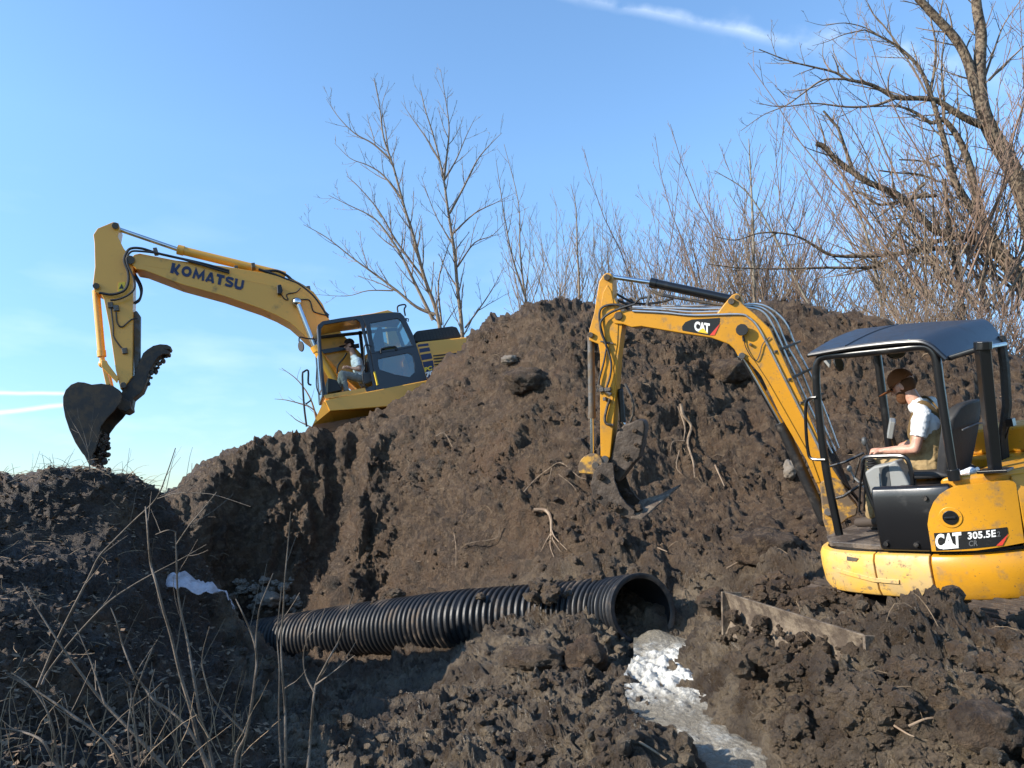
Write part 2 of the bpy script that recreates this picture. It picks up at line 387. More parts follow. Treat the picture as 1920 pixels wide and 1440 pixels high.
# right mound, toe above the pipe, face, crest
for a in [(720,1112,13.0),(800,1104,12.2),(900,1094,11.4),(1000,1085,10.7),(1100,1078,10.15),(1200,1080,9.9),(1290,1130,9.4),(1340,1120,9.3),(1400,1085,9.3),
          (690,1000,13.3),(682,900,13.65),(700,826,14.1),(735,794,14.4),(790,742,14.8),(820,706,15.0),(850,662,15.2),(895,618,15.0),(955,598,14.6),(1010,592,14),(1110,588,13.9),
          (1200,586,13.9),(1300,590,13.9),(1440,576,13.9),(1530,576,13.8),(1610,590,13.5),(1660,622,13),(1760,650,12.6),(1900,668,12.4),
          (900,760,13.7),(900,950,12.2),(800,1000,12.8),(800,850,13.7),(1000,700,13.3),(1000,850,12.4),(1000,1000,11.4),(1100,700,13),(1100,850,11.8),(1100,980,10.9),
          (1250,700,12.9),(1250,900,11.4),(1280,1040,10.2),(1400,750,12.4),(1400,900,11.2),(1400,1020,10),(1550,720,12.2),(1520,900,10.8),(1700,780,11.4),(1880,800,10.8),(1550,1000,9.6)]: cp(*a)
# cliff on the left
for a in [(396,935,14.3),(450,868,14.9),(520,850,15.1),(590,824,15.4),(645,814,15.45),(690,808,15.2),(450,1130,13.9),(520,1110,13.95),(590,1110,13.9),(395,1000,13.9),
          (520,900,14.85),(600,880,15.1),(500,1060,14.2),(600,1040,14.5),(650,1020,14.6)]: cp(*a)
cp(345,968,17)
# plateau behind
for x, y in [(-6, 17), (-3, 17.2), (-1, 18), (-3, 20), (-6, 21), (1, 20), (4, 20), (8, 20), (12, 19), (0, 26), (8, 28), (16, 26), (-6, 27)]:
    cw(x, y, {(-6, 17): .7, (-3, 17.2): 1.5, (-1, 18): 1.3, (-3, 20): 1.2, (-6, 21): .7, (-6, 27): .5}.get((x, y), 1.7))
cw(-3.6, 15.9, 1.5); cw(-2.7, 15.9, 1.7); cw(-4.3, 15.7, 1.3); cw(-3, 16.8, 1.5); cw(0, 16.2, 2.2); cw(2, 16.2, 2.6); cw(5, 16, 2.6); cw(8, 15, 2.4)
# ditch left of the pipe and its floor
for a in [(480,1255,12.2),(560,1258,11.6),(440,1252,12.2),(640,1262,11),(760,1240,10.8),(860,1235,10.2),(560,1232,13.0),(450,1238,13.4),]: cp(*a)
# bank at the left
for a in [(0,908,8.6),(80,886,8.7),(150,876,8.8),(205,882,9),(262,905,9.2),(300,925,9.4),(318,962,9.6),(326,1000,9.7),(370,1060,9.8),(400,1105,9.6),(412,1190,9.3),(430,1256,9.1),
          (0,1000,7.6),(0,1120,6.3),(0,1250,5.1),(0,1440,4.1),(120,1000,7.9),(200,960,8.5),(200,1080,7.5),(200,1200,6.4),(200,1320,5.5),(200,1440,4.8),
          (330,1080,8.9),(330,1180,7.9),(330,1300,6.6),(400,1190,8.4),(420,1280,7.5),(400,1440,5.4),(520,1300,8),(550,1440,6),(480,1370,6.6)]: cp(*a)
cp(0,960,12.5,-.9); cp(150,960,12.5,-.9); cp(300,1010,12.5,-.8); cp(390,1100,12.3,-1)
cw(-8, 6, .5); cw(-9, 9, 1); cw(-7, 3, -.2); cw(-4, 1, -1.4); cw(-12, 14, .2)
# foreground in the middle
for a in [(650,1330,8.6),(650,1440,6.3),(760,1300,9),(760,1440,6.2),(860,1300,8.2),(880,1440,5.9),(905,1200,9.7),(960,1172,9.45),(1040,1180,8.9),(1120,1208,8.6),(1170,1225,8.6),
          (980,1240,8.2),(1000,1320,7),(1000,1440,5.6),(1120,1280,7.3),(1150,1340,6.2),(1195,1375,5.6),(1270,1410,5.05),(1230,1440,4.8),(1180,1290,7.1)]: cp(*a)
# stream bed
STREAM = [(1255,1215,8.7),(1280,1245,8.0),(1285,1285,7.1),(1305,1335,6.2),(1350,1372,5.65),(1410,1412,5.15),(1425,1450,4.8),(1450,1500,4.35)]
for a in STREAM: cp(*a, -.12)
# stream right bank and the heap in front of the blade
for a in [(1335,1160,7.9),(1372,1190,7.0),(1398,1240,6.2),(1410,1288,5.7),(1455,1330,5.2),(1500,1400,4.7),(1540,1440,4.4),(1410,1215,6.0),(1480,1255,5.4),(1560,1285,4.9),(1640,1310,4.4)]: cp(*a)
# right foreground
for a in [(1700,1225,4.75),(1700,1330,4.25),(1620,1440,4.2),(1760,1440,3.85),(1900,1440,3.55),(1800,1240,4.5),(1900,1225,4.45),(1900,1320,4.0),(1680,1175,5.0),(1800,1185,5.1),(1900,1188,5.1)]: cp(*a)
# under the small machine
for a in [(3.1,5.6,-1.0),(3.6,6.2,-.95),(4.6,6.2,-.95),(4.2,7.4,-.82),(2.4,6.9,-.86),(5.5,5.2,-.95),(5.6,7,-.85),(2.4,5.6,-.97),(3.2,8.2,-.7),(5.5,8.6,-.5),(8,6,-.8),(9,9,0)]: cw(*a)
cw(0, 0, -1.75); cw(3, 1, -1.35); cw(6, 3, -1.2); cw(-1, 3, -2.0); cw(1, 3.4, -2.1); cw(2.2, 3.2, -1.5); cw(12, 3, -.8)
CPA = np.array(CP_)
def _rbf_fit(A):
    n = len(A); D = np.hypot(A[:, None, 0]-A[None, :, 0], A[:, None, 1]-A[None, :, 1])
    K = -np.sqrt(D*D+.02); K[np.diag_indices(n)] += .012
    Q = np.c_[np.ones(n), A[:, :2]]; M = np.block([[K, Q], [Q.T, np.zeros((3, 3))]])
    return np.linalg.solve(M, np.r_[A[:, 2], 0, 0, 0])
RW = _rbf_fit(CPA)
def height(x, y):
    x = np.asarray(x, float); y = np.asarray(y, float); sh = x.shape; x = x.ravel(); y = y.ravel(); o = np.empty(len(x))
    for k in range(0, len(x), 20000):
        a, b = x[k:k+20000, None], y[k:k+20000, None]
        o[k:k+20000] = -np.sqrt((a-CPA[None, :, 0])**2+(b-CPA[None, :, 1])**2+.02) @ RW[:-3]+RW[-3]+RW[-2]*a[:, 0]+RW[-1]*b[:, 0]
    r = np.hypot(x, y); f = np.clip((r-26)/16, 0, 1); f = f*f*(3-2*f)
    return (o*(1-f)+(-3.4)*f).reshape(sh)
NA, NR = 1060, 760
az = np.radians(np.linspace(-52, 50, NA))
def grid_r():
    ac = np.radians(np.linspace(-52, 50, 256)); rr = np.geomspace(2.0, 46, 1400)
    A, Rr = np.meshgrid(ac, rr, indexing='ij'); Z = height(Rr*np.sin(A), Rr*np.cos(A))
    el = Z/Rr; mx = np.maximum.accumulate(el, 1); dv = np.diff(mx, axis=1)
    ds = np.hypot(np.diff(Z, axis=1), np.diff(Rr, axis=1))/Rr[:, 1:]
    wgt = dv*1.0+ds*.17+.0004
    k = np.exp(-np.linspace(-2, 2, 13)**2); k /= k.sum()
    pad = np.pad(wgt, ((6, 6), (0, 0)), 'edge'); wgt = sum(k[i]*pad[i:i+256] for i in range(13))
    cum = np.c_[np.zeros(256), np.cumsum(wgt, 1)]; cum /= cum[:, -1:]
    res = np.array([np.interp(np.linspace(0, 1, NR), cum[i], rr) for i in range(256)])
    ai = np.linspace(0, 255, NA); i0 = np.minimum(ai.astype(int), 254); f = (ai-i0)[:, None]
    return res[i0]*(1-f)+res[i0+1]*f
GR = grid_r()
X = GR*np.sin(az)[:, None]; Y = GR*np.cos(az)[:, None]; Z = height(X, Y)
P = np.stack([X, Y, Z], -1)
du = np.gradient(P, axis=0); dvv = np.gradient(P, axis=1); N = np.cross(du, dvv); N /= np.linalg.norm(N, axis=-1, keepdims=True)+1e-12
N[N[..., 2] < 0] *= -1
Pf = P.reshape(-1, 3); Nf = N.reshape(-1, 3); steep = 1-np.clip(Nf[:, 2], 0, 1)
x_, y_, z_ = Pf.T
def sstep(v, a, b): q = np.clip((v-a)/(b-a), 0, 1); return q*q*(3-2*q)
left_bank = sstep(np.interp(y_, [0, 4, 6.3, 9.2, 11, 13], [-.35, -.95, -1.7, -3.25, -4.3, -5.2])-x_, -.15, .3)*sstep(-y_, -12.2, -11.2)
wetm = sstep(-z_, .35, 1.1)*(1-left_bank)*sstep(-y_, -12.5, -10)
# domain-warped rounded lumps, then clods and crumbs
warp = np.stack([pnoise(Pf*.9, 11+i) for i in range(3)], -1)*.35
Q = Pf+warp
Q2 = Pf+np.stack([pnoise(Pf*4.5, 21+i) for i in range(3)], -1)*.10
sm = .35+.65*sstep(pnoise(Pf*.55, 31), -.25, .35)                # rough where 1, scraped smooth where 0
cliffm = sstep(steep, .45, .8)
mound = sstep(z_, -.9, -.2)
d = .26*(pnoise(Q*.75, 1)) + (.20*billow(Q, 1.7, 2)-.06)*(.5+.5*sm)
d += (.075*billow(Q2, 4.2, 3)-.03)*(.45+.55*sm)
d += (.045*billow(Q2, 9.5, 4)-.016)*(.35+.65*sm)
d += .034*billow(Pf, 19, 5)*(.45+.55*sm)+.022*billow(Pf, 41, 6)*(.45+.55*sm)
rid = np.abs(pnoise(np.stack([x_*2.6, y_*2.6, z_*.55], -1), 8))*2
d += -cliffm*.17*(1-np.clip(rid*1.6, 0, 1))*sstep(z_, -2.2, -1.0)*(.18+.82*sstep(-x_, 1.9, 2.6))
def blocks(P, s, seed):
    """angular broken pieces: every cell a slab of its own height, cracks between"""
    Q_ = P*s; I = np.floor(Q_).astype(np.int64); F_ = Q_-I; b1 = np.full(len(P), 9.); b2 = np.full(len(P), 9.); hh = np.zeros(len(P))
    for dx in (-1, 0, 1):
        for dy in (-1, 0, 1):
            for dz in (-1, 0, 1):
                h = _hash(I[:, 0]+dx, I[:, 1]+dy, I[:, 2]+dz, seed)
                ox, oy, oz = F_[:, 0]-dx-(h & 1023)/1023., F_[:, 1]-dy-((h >> 10) & 1023)/1023., F_[:, 2]-dz-((h >> 20) & 1023)/1023.
                r2 = np.sqrt(ox*ox+oy*oy+oz*oz); m1 = r2 < b1
                b2 = np.where(m1, b1, np.minimum(b2, r2)); hh = np.where(m1, ((h >> 7) & 255)/255.+.55*ox*(((h >> 3) & 3)-1.5)+.4*oz, hh); b1 = np.where(m1, r2, b1)
    return np.clip(hh, 0, 1.4)*np.clip((b2-b1)*3.2, 0, 1)
crumb = np.maximum(sstep(pnoise(Pf*1.1+5, 51)+.5*pnoise(Pf*3.1, 52), -.30, .22), .7*sstep(-y_, -8.5, -7)*(.55+.45*sstep(pnoise(Pf*2.3, 53), -.3, .2)))
Q3 = Pf+np.stack([pnoise(Pf*11, 54+i) for i in range(3)], -1)*.05
big = sstep(pnoise(Pf*.8+9, 58), -.15, .25)*(1-left_bank)
d += (.15*blocks(Pf+warp*.6, 1.9, 59)-.05)*big*(.4+.6*sstep(y_, 6, 9))
d += (.105*blocks(Q3, 4.6, 55)+.050*blocks(Q3, 11, 56)+.022*blocks(Q3, 27, 57))*(.2+.8*crumb)
d *= (1-.25*left_bank)
streamd = np.min(np.stack([np.hypot(x_-a, y_-b) for a, b in [(W(*q).x, W(*q).y) for q in STREAM+[(1295,1310,6.6),(1325,1352,5.9),(1380,1395,5.4),(1420,1430,4.97),(1245,1290,7.0),(1250,1330,6.3),(1320,1290,6.9),(1325,1250,7.6)]]], -1), -1)
chan = sstep(streamd, .05, .19); d = d*(.2+.8*chan)
near = sstep(np.hypot(x_, y_), 2.2, 5); d *= (.6+.4*near)
Dv = Nf*.75+np.array([0, 0, .25]); P2 = Pf+Dv*d[:, None]
mask = np.zeros((len(Pf), 4), np.float32); mask[:, 0] = wetm; mask[:, 1] = left_bank*sstep(pnoise(Pf*1.3, 41)+.35, 0, .5); mask[:, 3] = 1
idx = np.arange(NA*NR).reshape(NA, NR)
F4 = np.stack([idx[:-1, :-1], idx[1:, :-1], idx[1:, 1:], idx[:-1, 1:]], -1).reshape(-1, 4)
def np_mesh(name, V, F, m, smooth=True, color=None, k=None):
    k = k or F.shape[1]
    me = bpy.data.meshes.new(name); me.vertices.add(len(V)); me.vertices.foreach_set('co', V.astype(np.float32).ravel())
    me.loops.add(F.size); me.loops.foreach_set('vertex_index', F.astype(np.int32).ravel()); me.polygons.add(len(F))
    me.polygons.foreach_set('loop_start', np.arange(0, F.size, k, dtype=np.int32))
    me.polygons.foreach_set('use_smooth', np.full(len(F), smooth))
    me.update(); me.materials.append(MATS[m])
    if color is not None:
        a = me.color_attributes.new('soil_mask', 'FLOAT_COLOR', 'POINT'); a.data.foreach_set('color', color.astype(np.float32).ravel())
    o = bpy.data.objects.new(name, me); C.objects.link(o); return o
terrain = np_mesh('ground', P2, F4[:, ::-1], 'soil', True, mask); tag(terrain, 'brown churned earth mound, muddy ditch and left bank', kind='structure')
terrain.data.color_attributes.active_color_index = 0
# wide plain out to the horizon
g = MB(); rings = [0, 20, 60, 200, 700, 3000]
g.add([(0, 0, -3.9)], [])
for r in rings[1:]: g.add([(r*math.cos(a*math.pi/24), r*math.sin(a*math.pi/24), -3.9) for a in range(48)], [])
for i in range(len(rings)-2): g.f += [(1+i*48+k, 1+i*48+(k+1) % 48, 1+(i+1)*48+(k+1) % 48, 1+(i+1)*48+k) for k in range(48)]
g.f += [(0, 1+k, 1+(k+1) % 48) for k in range(48)]
mat('plain', (.12, .11, .07), .95, col2=(.08, .085, .05), nscale=.05)
tag(g.build('far_field', 'plain'), 'flat winter land beyond the earthworks', kind='structure')

# loose clods lying over the churned ground: uncountable
def clods():
    rg = np.random.default_rng(5)
    ico = bmesh.new(); bmesh.ops.create_icosphere(ico, subdivisions=2, radius=1); bv = np.array([v.co[:] for v in ico.verts]); bf = np.array([[v.index for v in f.verts] for f in ico.faces]); ico.free()
    var = []
    for k in range(8):
        q = bv*np.array([1, rg.uniform(.7, 1), rg.uniform(.55, .85)]); q = q*(1+.55*pnoise(bv*1.5+k*9, k)[:, None]+.35*pnoise(bv*3.7+k*5, k+50)[:, None]); var.append(q)
    rr = np.hypot(x_, y_); el = np.arctan2(P2[:, 2], rr)
    ok = (rr > 2.6) & (rr < 15.5) & (np.abs(np.arctan2(x_, y_)) < R(44)) & (streamd > .45)
    ii = np.nonzero(ok)[0]; pr = (.06+crumb[ii]**2)*np.hypot(x_[ii], y_[ii])**-.3; pick = rg.choice(ii, 9000, replace=False, p=pr/pr.sum())
    V = []; Fc = []; Cc = []
    for n_, i in enumerate(pick):
        s = .012+.065*rg.random()**3.2
        if left_bank[i] > .4: s *= .35
        if rr[i] < 5: s *= .8
        a = rg.uniform(0, 6.28, 3); rot = np.array(Matrix.Rotation(a[0], 3, 'Z') @ Matrix.Rotation(a[1]*.3, 3, 'X'))
        V.append((var[n_ % 8]*s) @ rot.T+P2[i]+np.array([0, 0, s*.25])); Fc.append(bf+n_*len(bv)); Cc.append(np.tile(mask[i], (len(bv), 1)))
    o = np_mesh('dirt_clods', np.concatenate(V), np.concatenate(Fc), 'soil', False, np.concatenate(Cc), 3)
    tag(o, 'loose crumbs and clods of brown earth scattered over the mound and ditch', kind='stuff')
clods()

def surf(px, py):
    """ground point seen through a pixel, found on the finished terrain"""
    r = ray(px, py); a = math.atan2(r.x, r.y); i = int(round((a-az[0])/(az[1]-az[0]))); i = max(0, min(NA-1, i))
    col = P2.reshape(NA, NR, 3)[i]; el = col[:, 2]/np.hypot(col[:, 0], col[:, 1]); e = r.z/math.hypot(r.x, r.y)
    k = np.argmax(el >= e)
    if el[k] < e: k = int(np.argmax(el))
    return Vector(col[k])

# ================================================================ small excavator on the right
CF = Frame(euler_m((3.7752, 6.2832, -.9064), 128, 1, -11))
cx = empty('mini_excavator', CF.M, 'yellow mini excavator with open blue-black canopy, muddy dozer blade and arm reaching left', 'excavator')
# boom plane, swung to the left of the body
Zm = (CF.M.to_3x3() @ Vector((0, 0, 1))).normalized()
Fo = CF.M @ Vector((.95, 0, .6)); Tt = ray(1160, 592)*7.6
ch = Tt-Fo; Xb = (ch-Zm*ch.dot(Zm)).normalized(); Yb = Zm.cross(Xb)
BFM = Matrix((( Xb.x, Yb.x, Zm.x, Fo.x), (Xb.y, Yb.y, Zm.y, Fo.y), (Xb.z, Yb.z, Zm.z, Fo.z), (0, 0, 0, 1)))
BF = Frame(BFM); B2C = CF.I @ BFM
def bmb(): return MB(B2C)
def bx(px, py, y=.115): return BF.at(px, py, y)
# plan outline of the slewing body, walked from the right front round the tail... to the left front
plan = [(.98, -.45), (1.0, 0), (.985, .42), (.93, .66), (.76, .82), (.45, .875), (.2, .88)]+[(.88*math.sin(-a*math.pi/16)*1.0, .88*math.cos(a*math.pi/16)) for a in range(0, 17)]+[(.25, -.88), (.7, -.86)]
PL = smooth_path([(a, b, 0) for a, b in plan], 8)
acc = [0]
for i in range(1, len(PL)): acc.append(acc[-1]+(PL[i]-PL[i-1]).length)
def plan_at(s, off=0):
    s = max(0, min(acc[-1]-1e-6, s)); i = max(0, min(len(PL)-2, int(np.searchsorted(acc, s))-1)); t = (s-acc[i])/max(acc[i+1]-acc[i], 1e-9)
    p = PL[i].lerp(PL[i+1], t); a = PL[max(i-1, 0)]; b = PL[min(i+2, len(PL)-1)]; tg = (b-a).normalized()
    n = Vector((tg.y, -tg.x, 0)); n = n if n.dot(p) > 0 else -n
    return p+n*off
def sz(px, py, off=0):
    """where a sight line meets the body's outer wall: distance along the outline, height"""
    r = CF.R3 @ ray(px, py); best = None
    for k in range(260):
        s = k/259*acc[-1]; p = plan_at(s, off); q = plan_at(s+.01, off)
        # intersect in plan
        d2 = r.x*(p.y-CF.o.y)-r.y*(p.x-CF.o.x); t = ((p.x-CF.o.x)*r.x+(p.y-CF.o.y)*r.y)/(r.x**2+r.y**2)
        sc_ = (abs(d2)+.02*t, s, CF.o.z+r.z*t)
        if best is None or sc_ < best: best = sc_
    s0_ = best[1]; st = acc[-1]/259
    for lvl in range(4):
        for k in range(-8, 9):
            s = s0_+st*k/8; p = plan_at(s, off); d2 = r.x*(p.y-CF.o.y)-r.y*(p.x-CF.o.x); t = ((p.x-CF.o.x)*r.x+(p.y-CF.o.y)*r.y)/(r.x**2+r.y**2)
            sc_ = (abs(d2)+.02*t, s, CF.o.z+r.z*t)
            if sc_ < best: best = sc_
        s0_ = best[1]; st /= 5
    return best[1], best[2]
def sweep(s0, s1, prof, name, m, n=40, bevel=.008, parent=cx):
    """closed section prof [(offset, z)...] carried along the outline"""
    mb = MB(); k = len(prof); vs = []
    for i in range(n+1):
        s = s0+(s1-s0)*i/n
        vs += [plan_at(s, o)+Vector((0, 0, z)) for o, z in prof]
    fs = [(i*k+j, i*k+(j+1) % k, (i+1)*k+(j+1) % k, (i+1)*k+j) for i in range(n) for j in range(k)]
    fs += [tuple(range(k)), tuple(range(n*k+k-1, n*k-1, -1))]
    mb.add(vs, fs); return mb.build(name, m, parent, bevel=bevel)
def wrap(poly, off, thick, name, m, parent=cx, step=.03, bevel=0, verts=None, faces=None):
    """flat polygon in (s, z) bent round the body"""
    bm = bmesh.new()
    if verts is None:
        vs = [bm.verts.new((s, 0, z)) for s, z in poly]; bm.faces.new(vs)
    else:
        vs = [bm.verts.new((s, 0, z)) for s, z in verts]
        for f in faces:
            try: bm.faces.new([vs[i] for i in f])
            except ValueError: pass
    lo = min(v.co.x for v in bm.verts); hi = max(v.co.x for v in bm.verts); x = lo+step
    while x < hi:
        bmesh.ops.bisect_plane(bm, geom=bm.verts[:]+bm.edges[:]+bm.faces[:], plane_co=(x, 0, 0), plane_no=(1, 0, 0)); x += step
    if thick:
        r = bmesh.ops.extrude_face_region(bm, geom=bm.faces[:])
        for v in [g for g in r['geom'] if isinstance(g, bmesh.types.BMVert)]: v.co.y = thick
    for v in bm.verts:
        q = plan_at(v.co.x, off+v.co.y); v.co = Vector((q.x, q.y, v.co.z))
    bmesh.ops.recalc_face_normals(bm, faces=bm.faces)
    for f in bm.faces: f.smooth = True
    for e in bm.edges:
        if len(e.link_faces) == 2 and e.calc_face_angle(0) > R(40): e.smooth = False
    me = bpy.data.meshes.new(name); bm.to_mesh(me); bm.free(); me.materials.append(MATS[m])
    o = bpy.data.objects.new(name, me); C.objects.link(o); o.parent = parent
    if bevel:
        q = o.modifiers.new('bevel', 'BEVEL'); q.width = bevel; q.segments = 2; q.limit_method = 'ANGLE'; q.angle_limit = R(40); q.harden_normals = True
    return o
sA = sz(1742, 1040)[0]; sF = sz(1645, 1020)[0]; sTail = sz(1905, 1000)[0]; sDoor = sz(1698, 1080)[0]; sDoor2 = sz(1643, 1070)[0]
band = [(-.07, .40), (-.02, .42), (.005, .47), (.015, .60), (.012, .69), (-.01, .735), (-.06, .745)]
g_ = .005
sweep(.25, sDoor2-g_, band, 'skirt_panel', 'c_dusty'); sweep(sDoor2+g_, sA-g_, band, 'skirt_panel', 'c_dusty')
sweep(sA+g_, acc[-1]-.15, band, 'counterweight', 'c_yellow', 60, .012)
# raised rib and rubbed-off stencil on the front skirt
rib = [sz(*p) for p in [(1572, 1064), (1640, 1082), (1688, 1086), (1688, 1094), (1640, 1090), (1574, 1072)]]
wrap(rib, .014, .008, 'skirt_rib', 'c_dusty', bevel=.003)
rib = [sz(*p) for p in [(1590, 1042), (1612, 1046), (1608, 1052), (1590, 1050)]]
wrap(rib, .012, .006, 'latch', 'steel_dirty', bevel=.002)
bm_ = MB(); bm_.prism([(p.x, p.y) for p in (plan_at(acc[-1]*i/80, -.075) for i in range(81))], .40, .76, ax=2)
bm_.build('floor_frame', 'black_muddy', cx)
# black side plate and yellow engine side cover
arc = [sz(*p)[0:2] for p in [(1741, 982), (1744, 960), (1752, 940), (1763, 926), (1777, 917), (1797, 910)]]
sweep(sF+.02, sA+.22, [(-.05, .765), (.0, .765), (.012, .80), (.012, 1.17), (-.01, 1.235), (-.06, 1.25)], 'side_plate', 'black_paint', 20, .02)
for p in [(1736, 933), (1664, 1018), (1721, 1020)]:
    bt = MB(); s, z = sz(*p); q = plan_at(s, .01); d = (plan_at(s, .1)-q); bt.tube([q+Vector((0, 0, z)), q+d*.25+Vector((0, 0, z))], .018, 10); bt.build('bolt', 'black_muddy', cx)
ztop = 1.25
panel = arc+[(sz(1893, 893)[0], ztop-.02), (sz(1903, 910)[0], 1.2), (sz(1918, 1016)[0], .80), (sz(1830, 1030)[0], .775), (sz(1749, 1033)[0], .775)]
wrap(panel, -.03, .052, 'engine_side_cover', 'c_yellow', bevel=.012)
sweep(sz(1903, 940)[0]+.015, acc[-1]-.02, [(-.06, .765), (.0, .765), (.02, .80), (.02, 1.15), (-.03, 1.25), (-.09, 1.26)], 'engine_rear_cover', 'c_yellow', 44, .012)
# filler well and cap
s0, z0 = sz(1783, 969); cc = plan_at(s0, .0); nn = (plan_at(s0, .1)-cc).normalized(); rot = nn.to_track_quat('Z', 'Y').to_matrix()
mb = MB(); mb.tube([cc+nn*.016+Vector((0, 0, z0)), cc+nn*.028+Vector((0, 0, z0))], .075, 24); mb.build('filler_surround', 'c_yellow', cx, bevel=.008)
mb = MB(); mb.tube([cc+nn*.02+Vector((0, 0, z0)), cc+nn*.036+Vector((0, 0, z0))], .05, 20); mb.box(cc+nn*.040+Vector((0, 0, z0)), (.07, .016, .014), rot); mb.build('filler_cap', 'black_paint', cx, bevel=.004)
# decal on the side cover
dq = [sz(*p) for p in [(1753, 998), (1886, 987), (1888, 998), (1877, 1021), (1757, 1031)]]
dec = wrap(dq, .0255, 0, 'model_decal', 'decal_black')
wrap([sz(*p) for p in [(1888.5, 999), (1877.5, 1021), (1866, 1022)]], .0285, 0, 'red_flash', 'decal_red', dec)
def wrap_text(body, name, m, quad, parent, off=.029, bold=.03, sp=1):
    v, f = text_mesh(body, bold, sp); a, b, d_ = [Vector(sz(*q)) for q in quad]
    wrap(None, off, 0, name, m, parent, .03, verts=[a+(b-a)*x[0]+(d_-a)*x[1] for x in v], faces=f)
wrap_text('CAT', 'lettering', 'decal_white', [(1757, 1028), (1804, 1024), (1755.5, 1000)], dec, bold=.04, sp=.95)
wrap_text('305.5E', 'lettering', 'decal_white', [(1815, 1010), (1866, 1005), (1814, 996.5)], dec, bold=.032, sp=1.05)
wrap_text('2', 'lettering', 'decal_grey', [(1868, 1005), (1874, 1004.5), (1867.5, 995)], dec, bold=.03)
wrap_text('CR', 'lettering', 'decal_grey', [(1817, 1023), (1833, 1021.5), (1816.5, 1012.5)], dec, bold=.02)
wrap([sz(*p) for p in [(1769, 1028.3), (1799, 1025.5), (1783, 1013)]], .0315, 0, 'triangle_mark', 'decal_white', dec)
# deck top, hood, right-hand tank
mb = MB(); mb.prism([(.93, .55), (.80, .74), (.45, .82), (.2, .84), (.2, -.2), (.93, -.2)], .755, .80, ax=2); mb.build('floor_plate', 'mat_mud', cx, bevel=.01)
hp = [(p.x, p.y) for p in (plan_at(s, -.045) for s in np.linspace(sz(1797, 910)[0]+.02, acc[-1]-.05, 40)) if p.x < .0 or p.y < 0]
mb = MB(); mb.prism(hp+[(.66, -.24), (-.30, -.24), (-.30, .60), (-.16, .80)], 1.05, 1.285, ax=2); mb.build('engine_hood', 'c_yellow', cx, bevel=.03)
mb = MB(); mb.prism([(.64, 1.28), (.60, 1.44), (.35, 1.50), (-.45, 1.50), (-.68, 1.42), (-.74, 1.28)], -.82, -.36); mb.build('right_hood', 'c_yellow', cx, bevel=.035)
mb = MB(); mb.box((.75, -.5, 1.0), (.36, .6, .48)); mb.build('tank_cover', 'c_yellow', cx, bevel=.03)
mb = MB(); mb.box((-.06, .3, .99), (.42, .95, .44)); mb.box((-.02, .3, 1.2), (.45, .9, .03)); mb.build('seat_base', 'black_paint', cx, bevel=.02)
# canopy: bent frame tubes, posts, roof
y0 = .82
fp = CF.pts([(1574, 1003), (1570, 985), (1549, 880), (1534, 760), (1530, 700), (1534, 678), (1548, 668), (1600, 663), (1680, 655), (1728, 650), (1746, 656), (1756, 676), (1762, 720), (1774, 800), (1785, 870), (1789, 893)], y0)
mb = MB(); mb.tube(smooth_path(fp, 5), .031, 12); mb.build('canopy_frame', 'black_paint', cx, smooth=True)
mb = MB(); mb.tube([fp[-1]+Vector((0, 0, .05)), fp[-1]-Vector((0, 0, .03))], .042, 14); mb.build('post_socket', 'black_paint', cx, bevel=.004)
mb = MB(); a, b = CF.at(1841, 648, .80), CF.at(1866, 882, .72)
mb.tube([a, b], .052, 4, True, [.055, .048]); mb.build('rear_post', 'black_paint', cx, bevel=.008)
mb = MB(); mb.box(b-Vector((0, 0, .0)), (.19, .13, .02)); mb.build('post_foot', 'black_paint', cx, bevel=.004)
mb = MB(); mb.tube([CF.at(1843, 640, .80), CF.at(1843, 656, .80)], .058, 10); mb.build('post_cap', 'black_paint', cx, bevel=.006)
yf = -.18
mb = MB(); mb.tube(CF.pts([(1642, 640), (1645, 665), (1656, 750), (1668, 840), (1690, 960)], yf), .034, 10); mb.build('far_front_post', 'black_paint', cx, smooth=True)
mb = MB(); mb.tube(CF.pts([(1876, 630), (1884, 690), (1888, 760), (1880, 820), (1884, 862)], yf), .036, 8); mb.build('far_rear_post', 'black_muddy', cx, smooth=True)
N1 = CF.at(1517, 661, y0+.03); N2 = CF.at(1700, 636, y0+.03); N3 = CF.at(1740, 640, y0+.03); N4 = CF.at(1774, 668, y0+.03)
F1 = CF.at(1606, 617, yf-.03); F2 = CF.at(1815, 600, yf-.03); F3 = CF.at(1852, 601, yf-.03); F4_ = CF.at(1884, 640, yf-.03)
near = smooth_path([N1, N1.lerp(N2, .5)+Vector((0, 0, .012)), N2, N3, N4], 5); far = smooth_path([F1, F1.lerp(F2, .5)+Vector((0, 0, .012)), F2, F3, F4_], 5)
mb = MB(); vs = []; m_ = 8
for a, b in zip(near, far):
    for k in range(m_+1): vs.append(a.lerp(b, k/m_)+Vector((0, 0, .018*math.sin(math.pi*k/m_))))
n_ = m_+1; up = len(vs); vs += [v-Vector((0, 0, .035)) for v in vs]; L_ = len(near)
fs = [(i*n_+k, i*n_+k+1, (i+1)*n_+k+1, (i+1)*n_+k) for i in range(L_-1) for k in range(m_)]; fs += [tuple(j+up for j in f[::-1]) for f in fs]
fs += [(i*n_, (i+1)*n_, (i+1)*n_+up, i*n_+up) for i in range(L_-1)]+[(i*n_+m_, i*n_+m_+up, (i+1)*n_+m_+up, (i+1)*n_+m_) for i in range(L_-1)]
fs += [(k, k+up, k+1+up, k+1) for k in range(m_)]+[((L_-1)*n_+k, (L_-1)*n_+k+1, (L_-1)*n_+k+1+up, (L_-1)*n_+k+up) for k in range(m_)]
mb.add(vs, fs); rf = mb.build('canopy_roof', 'roof_blue', cx, bevel=.012)
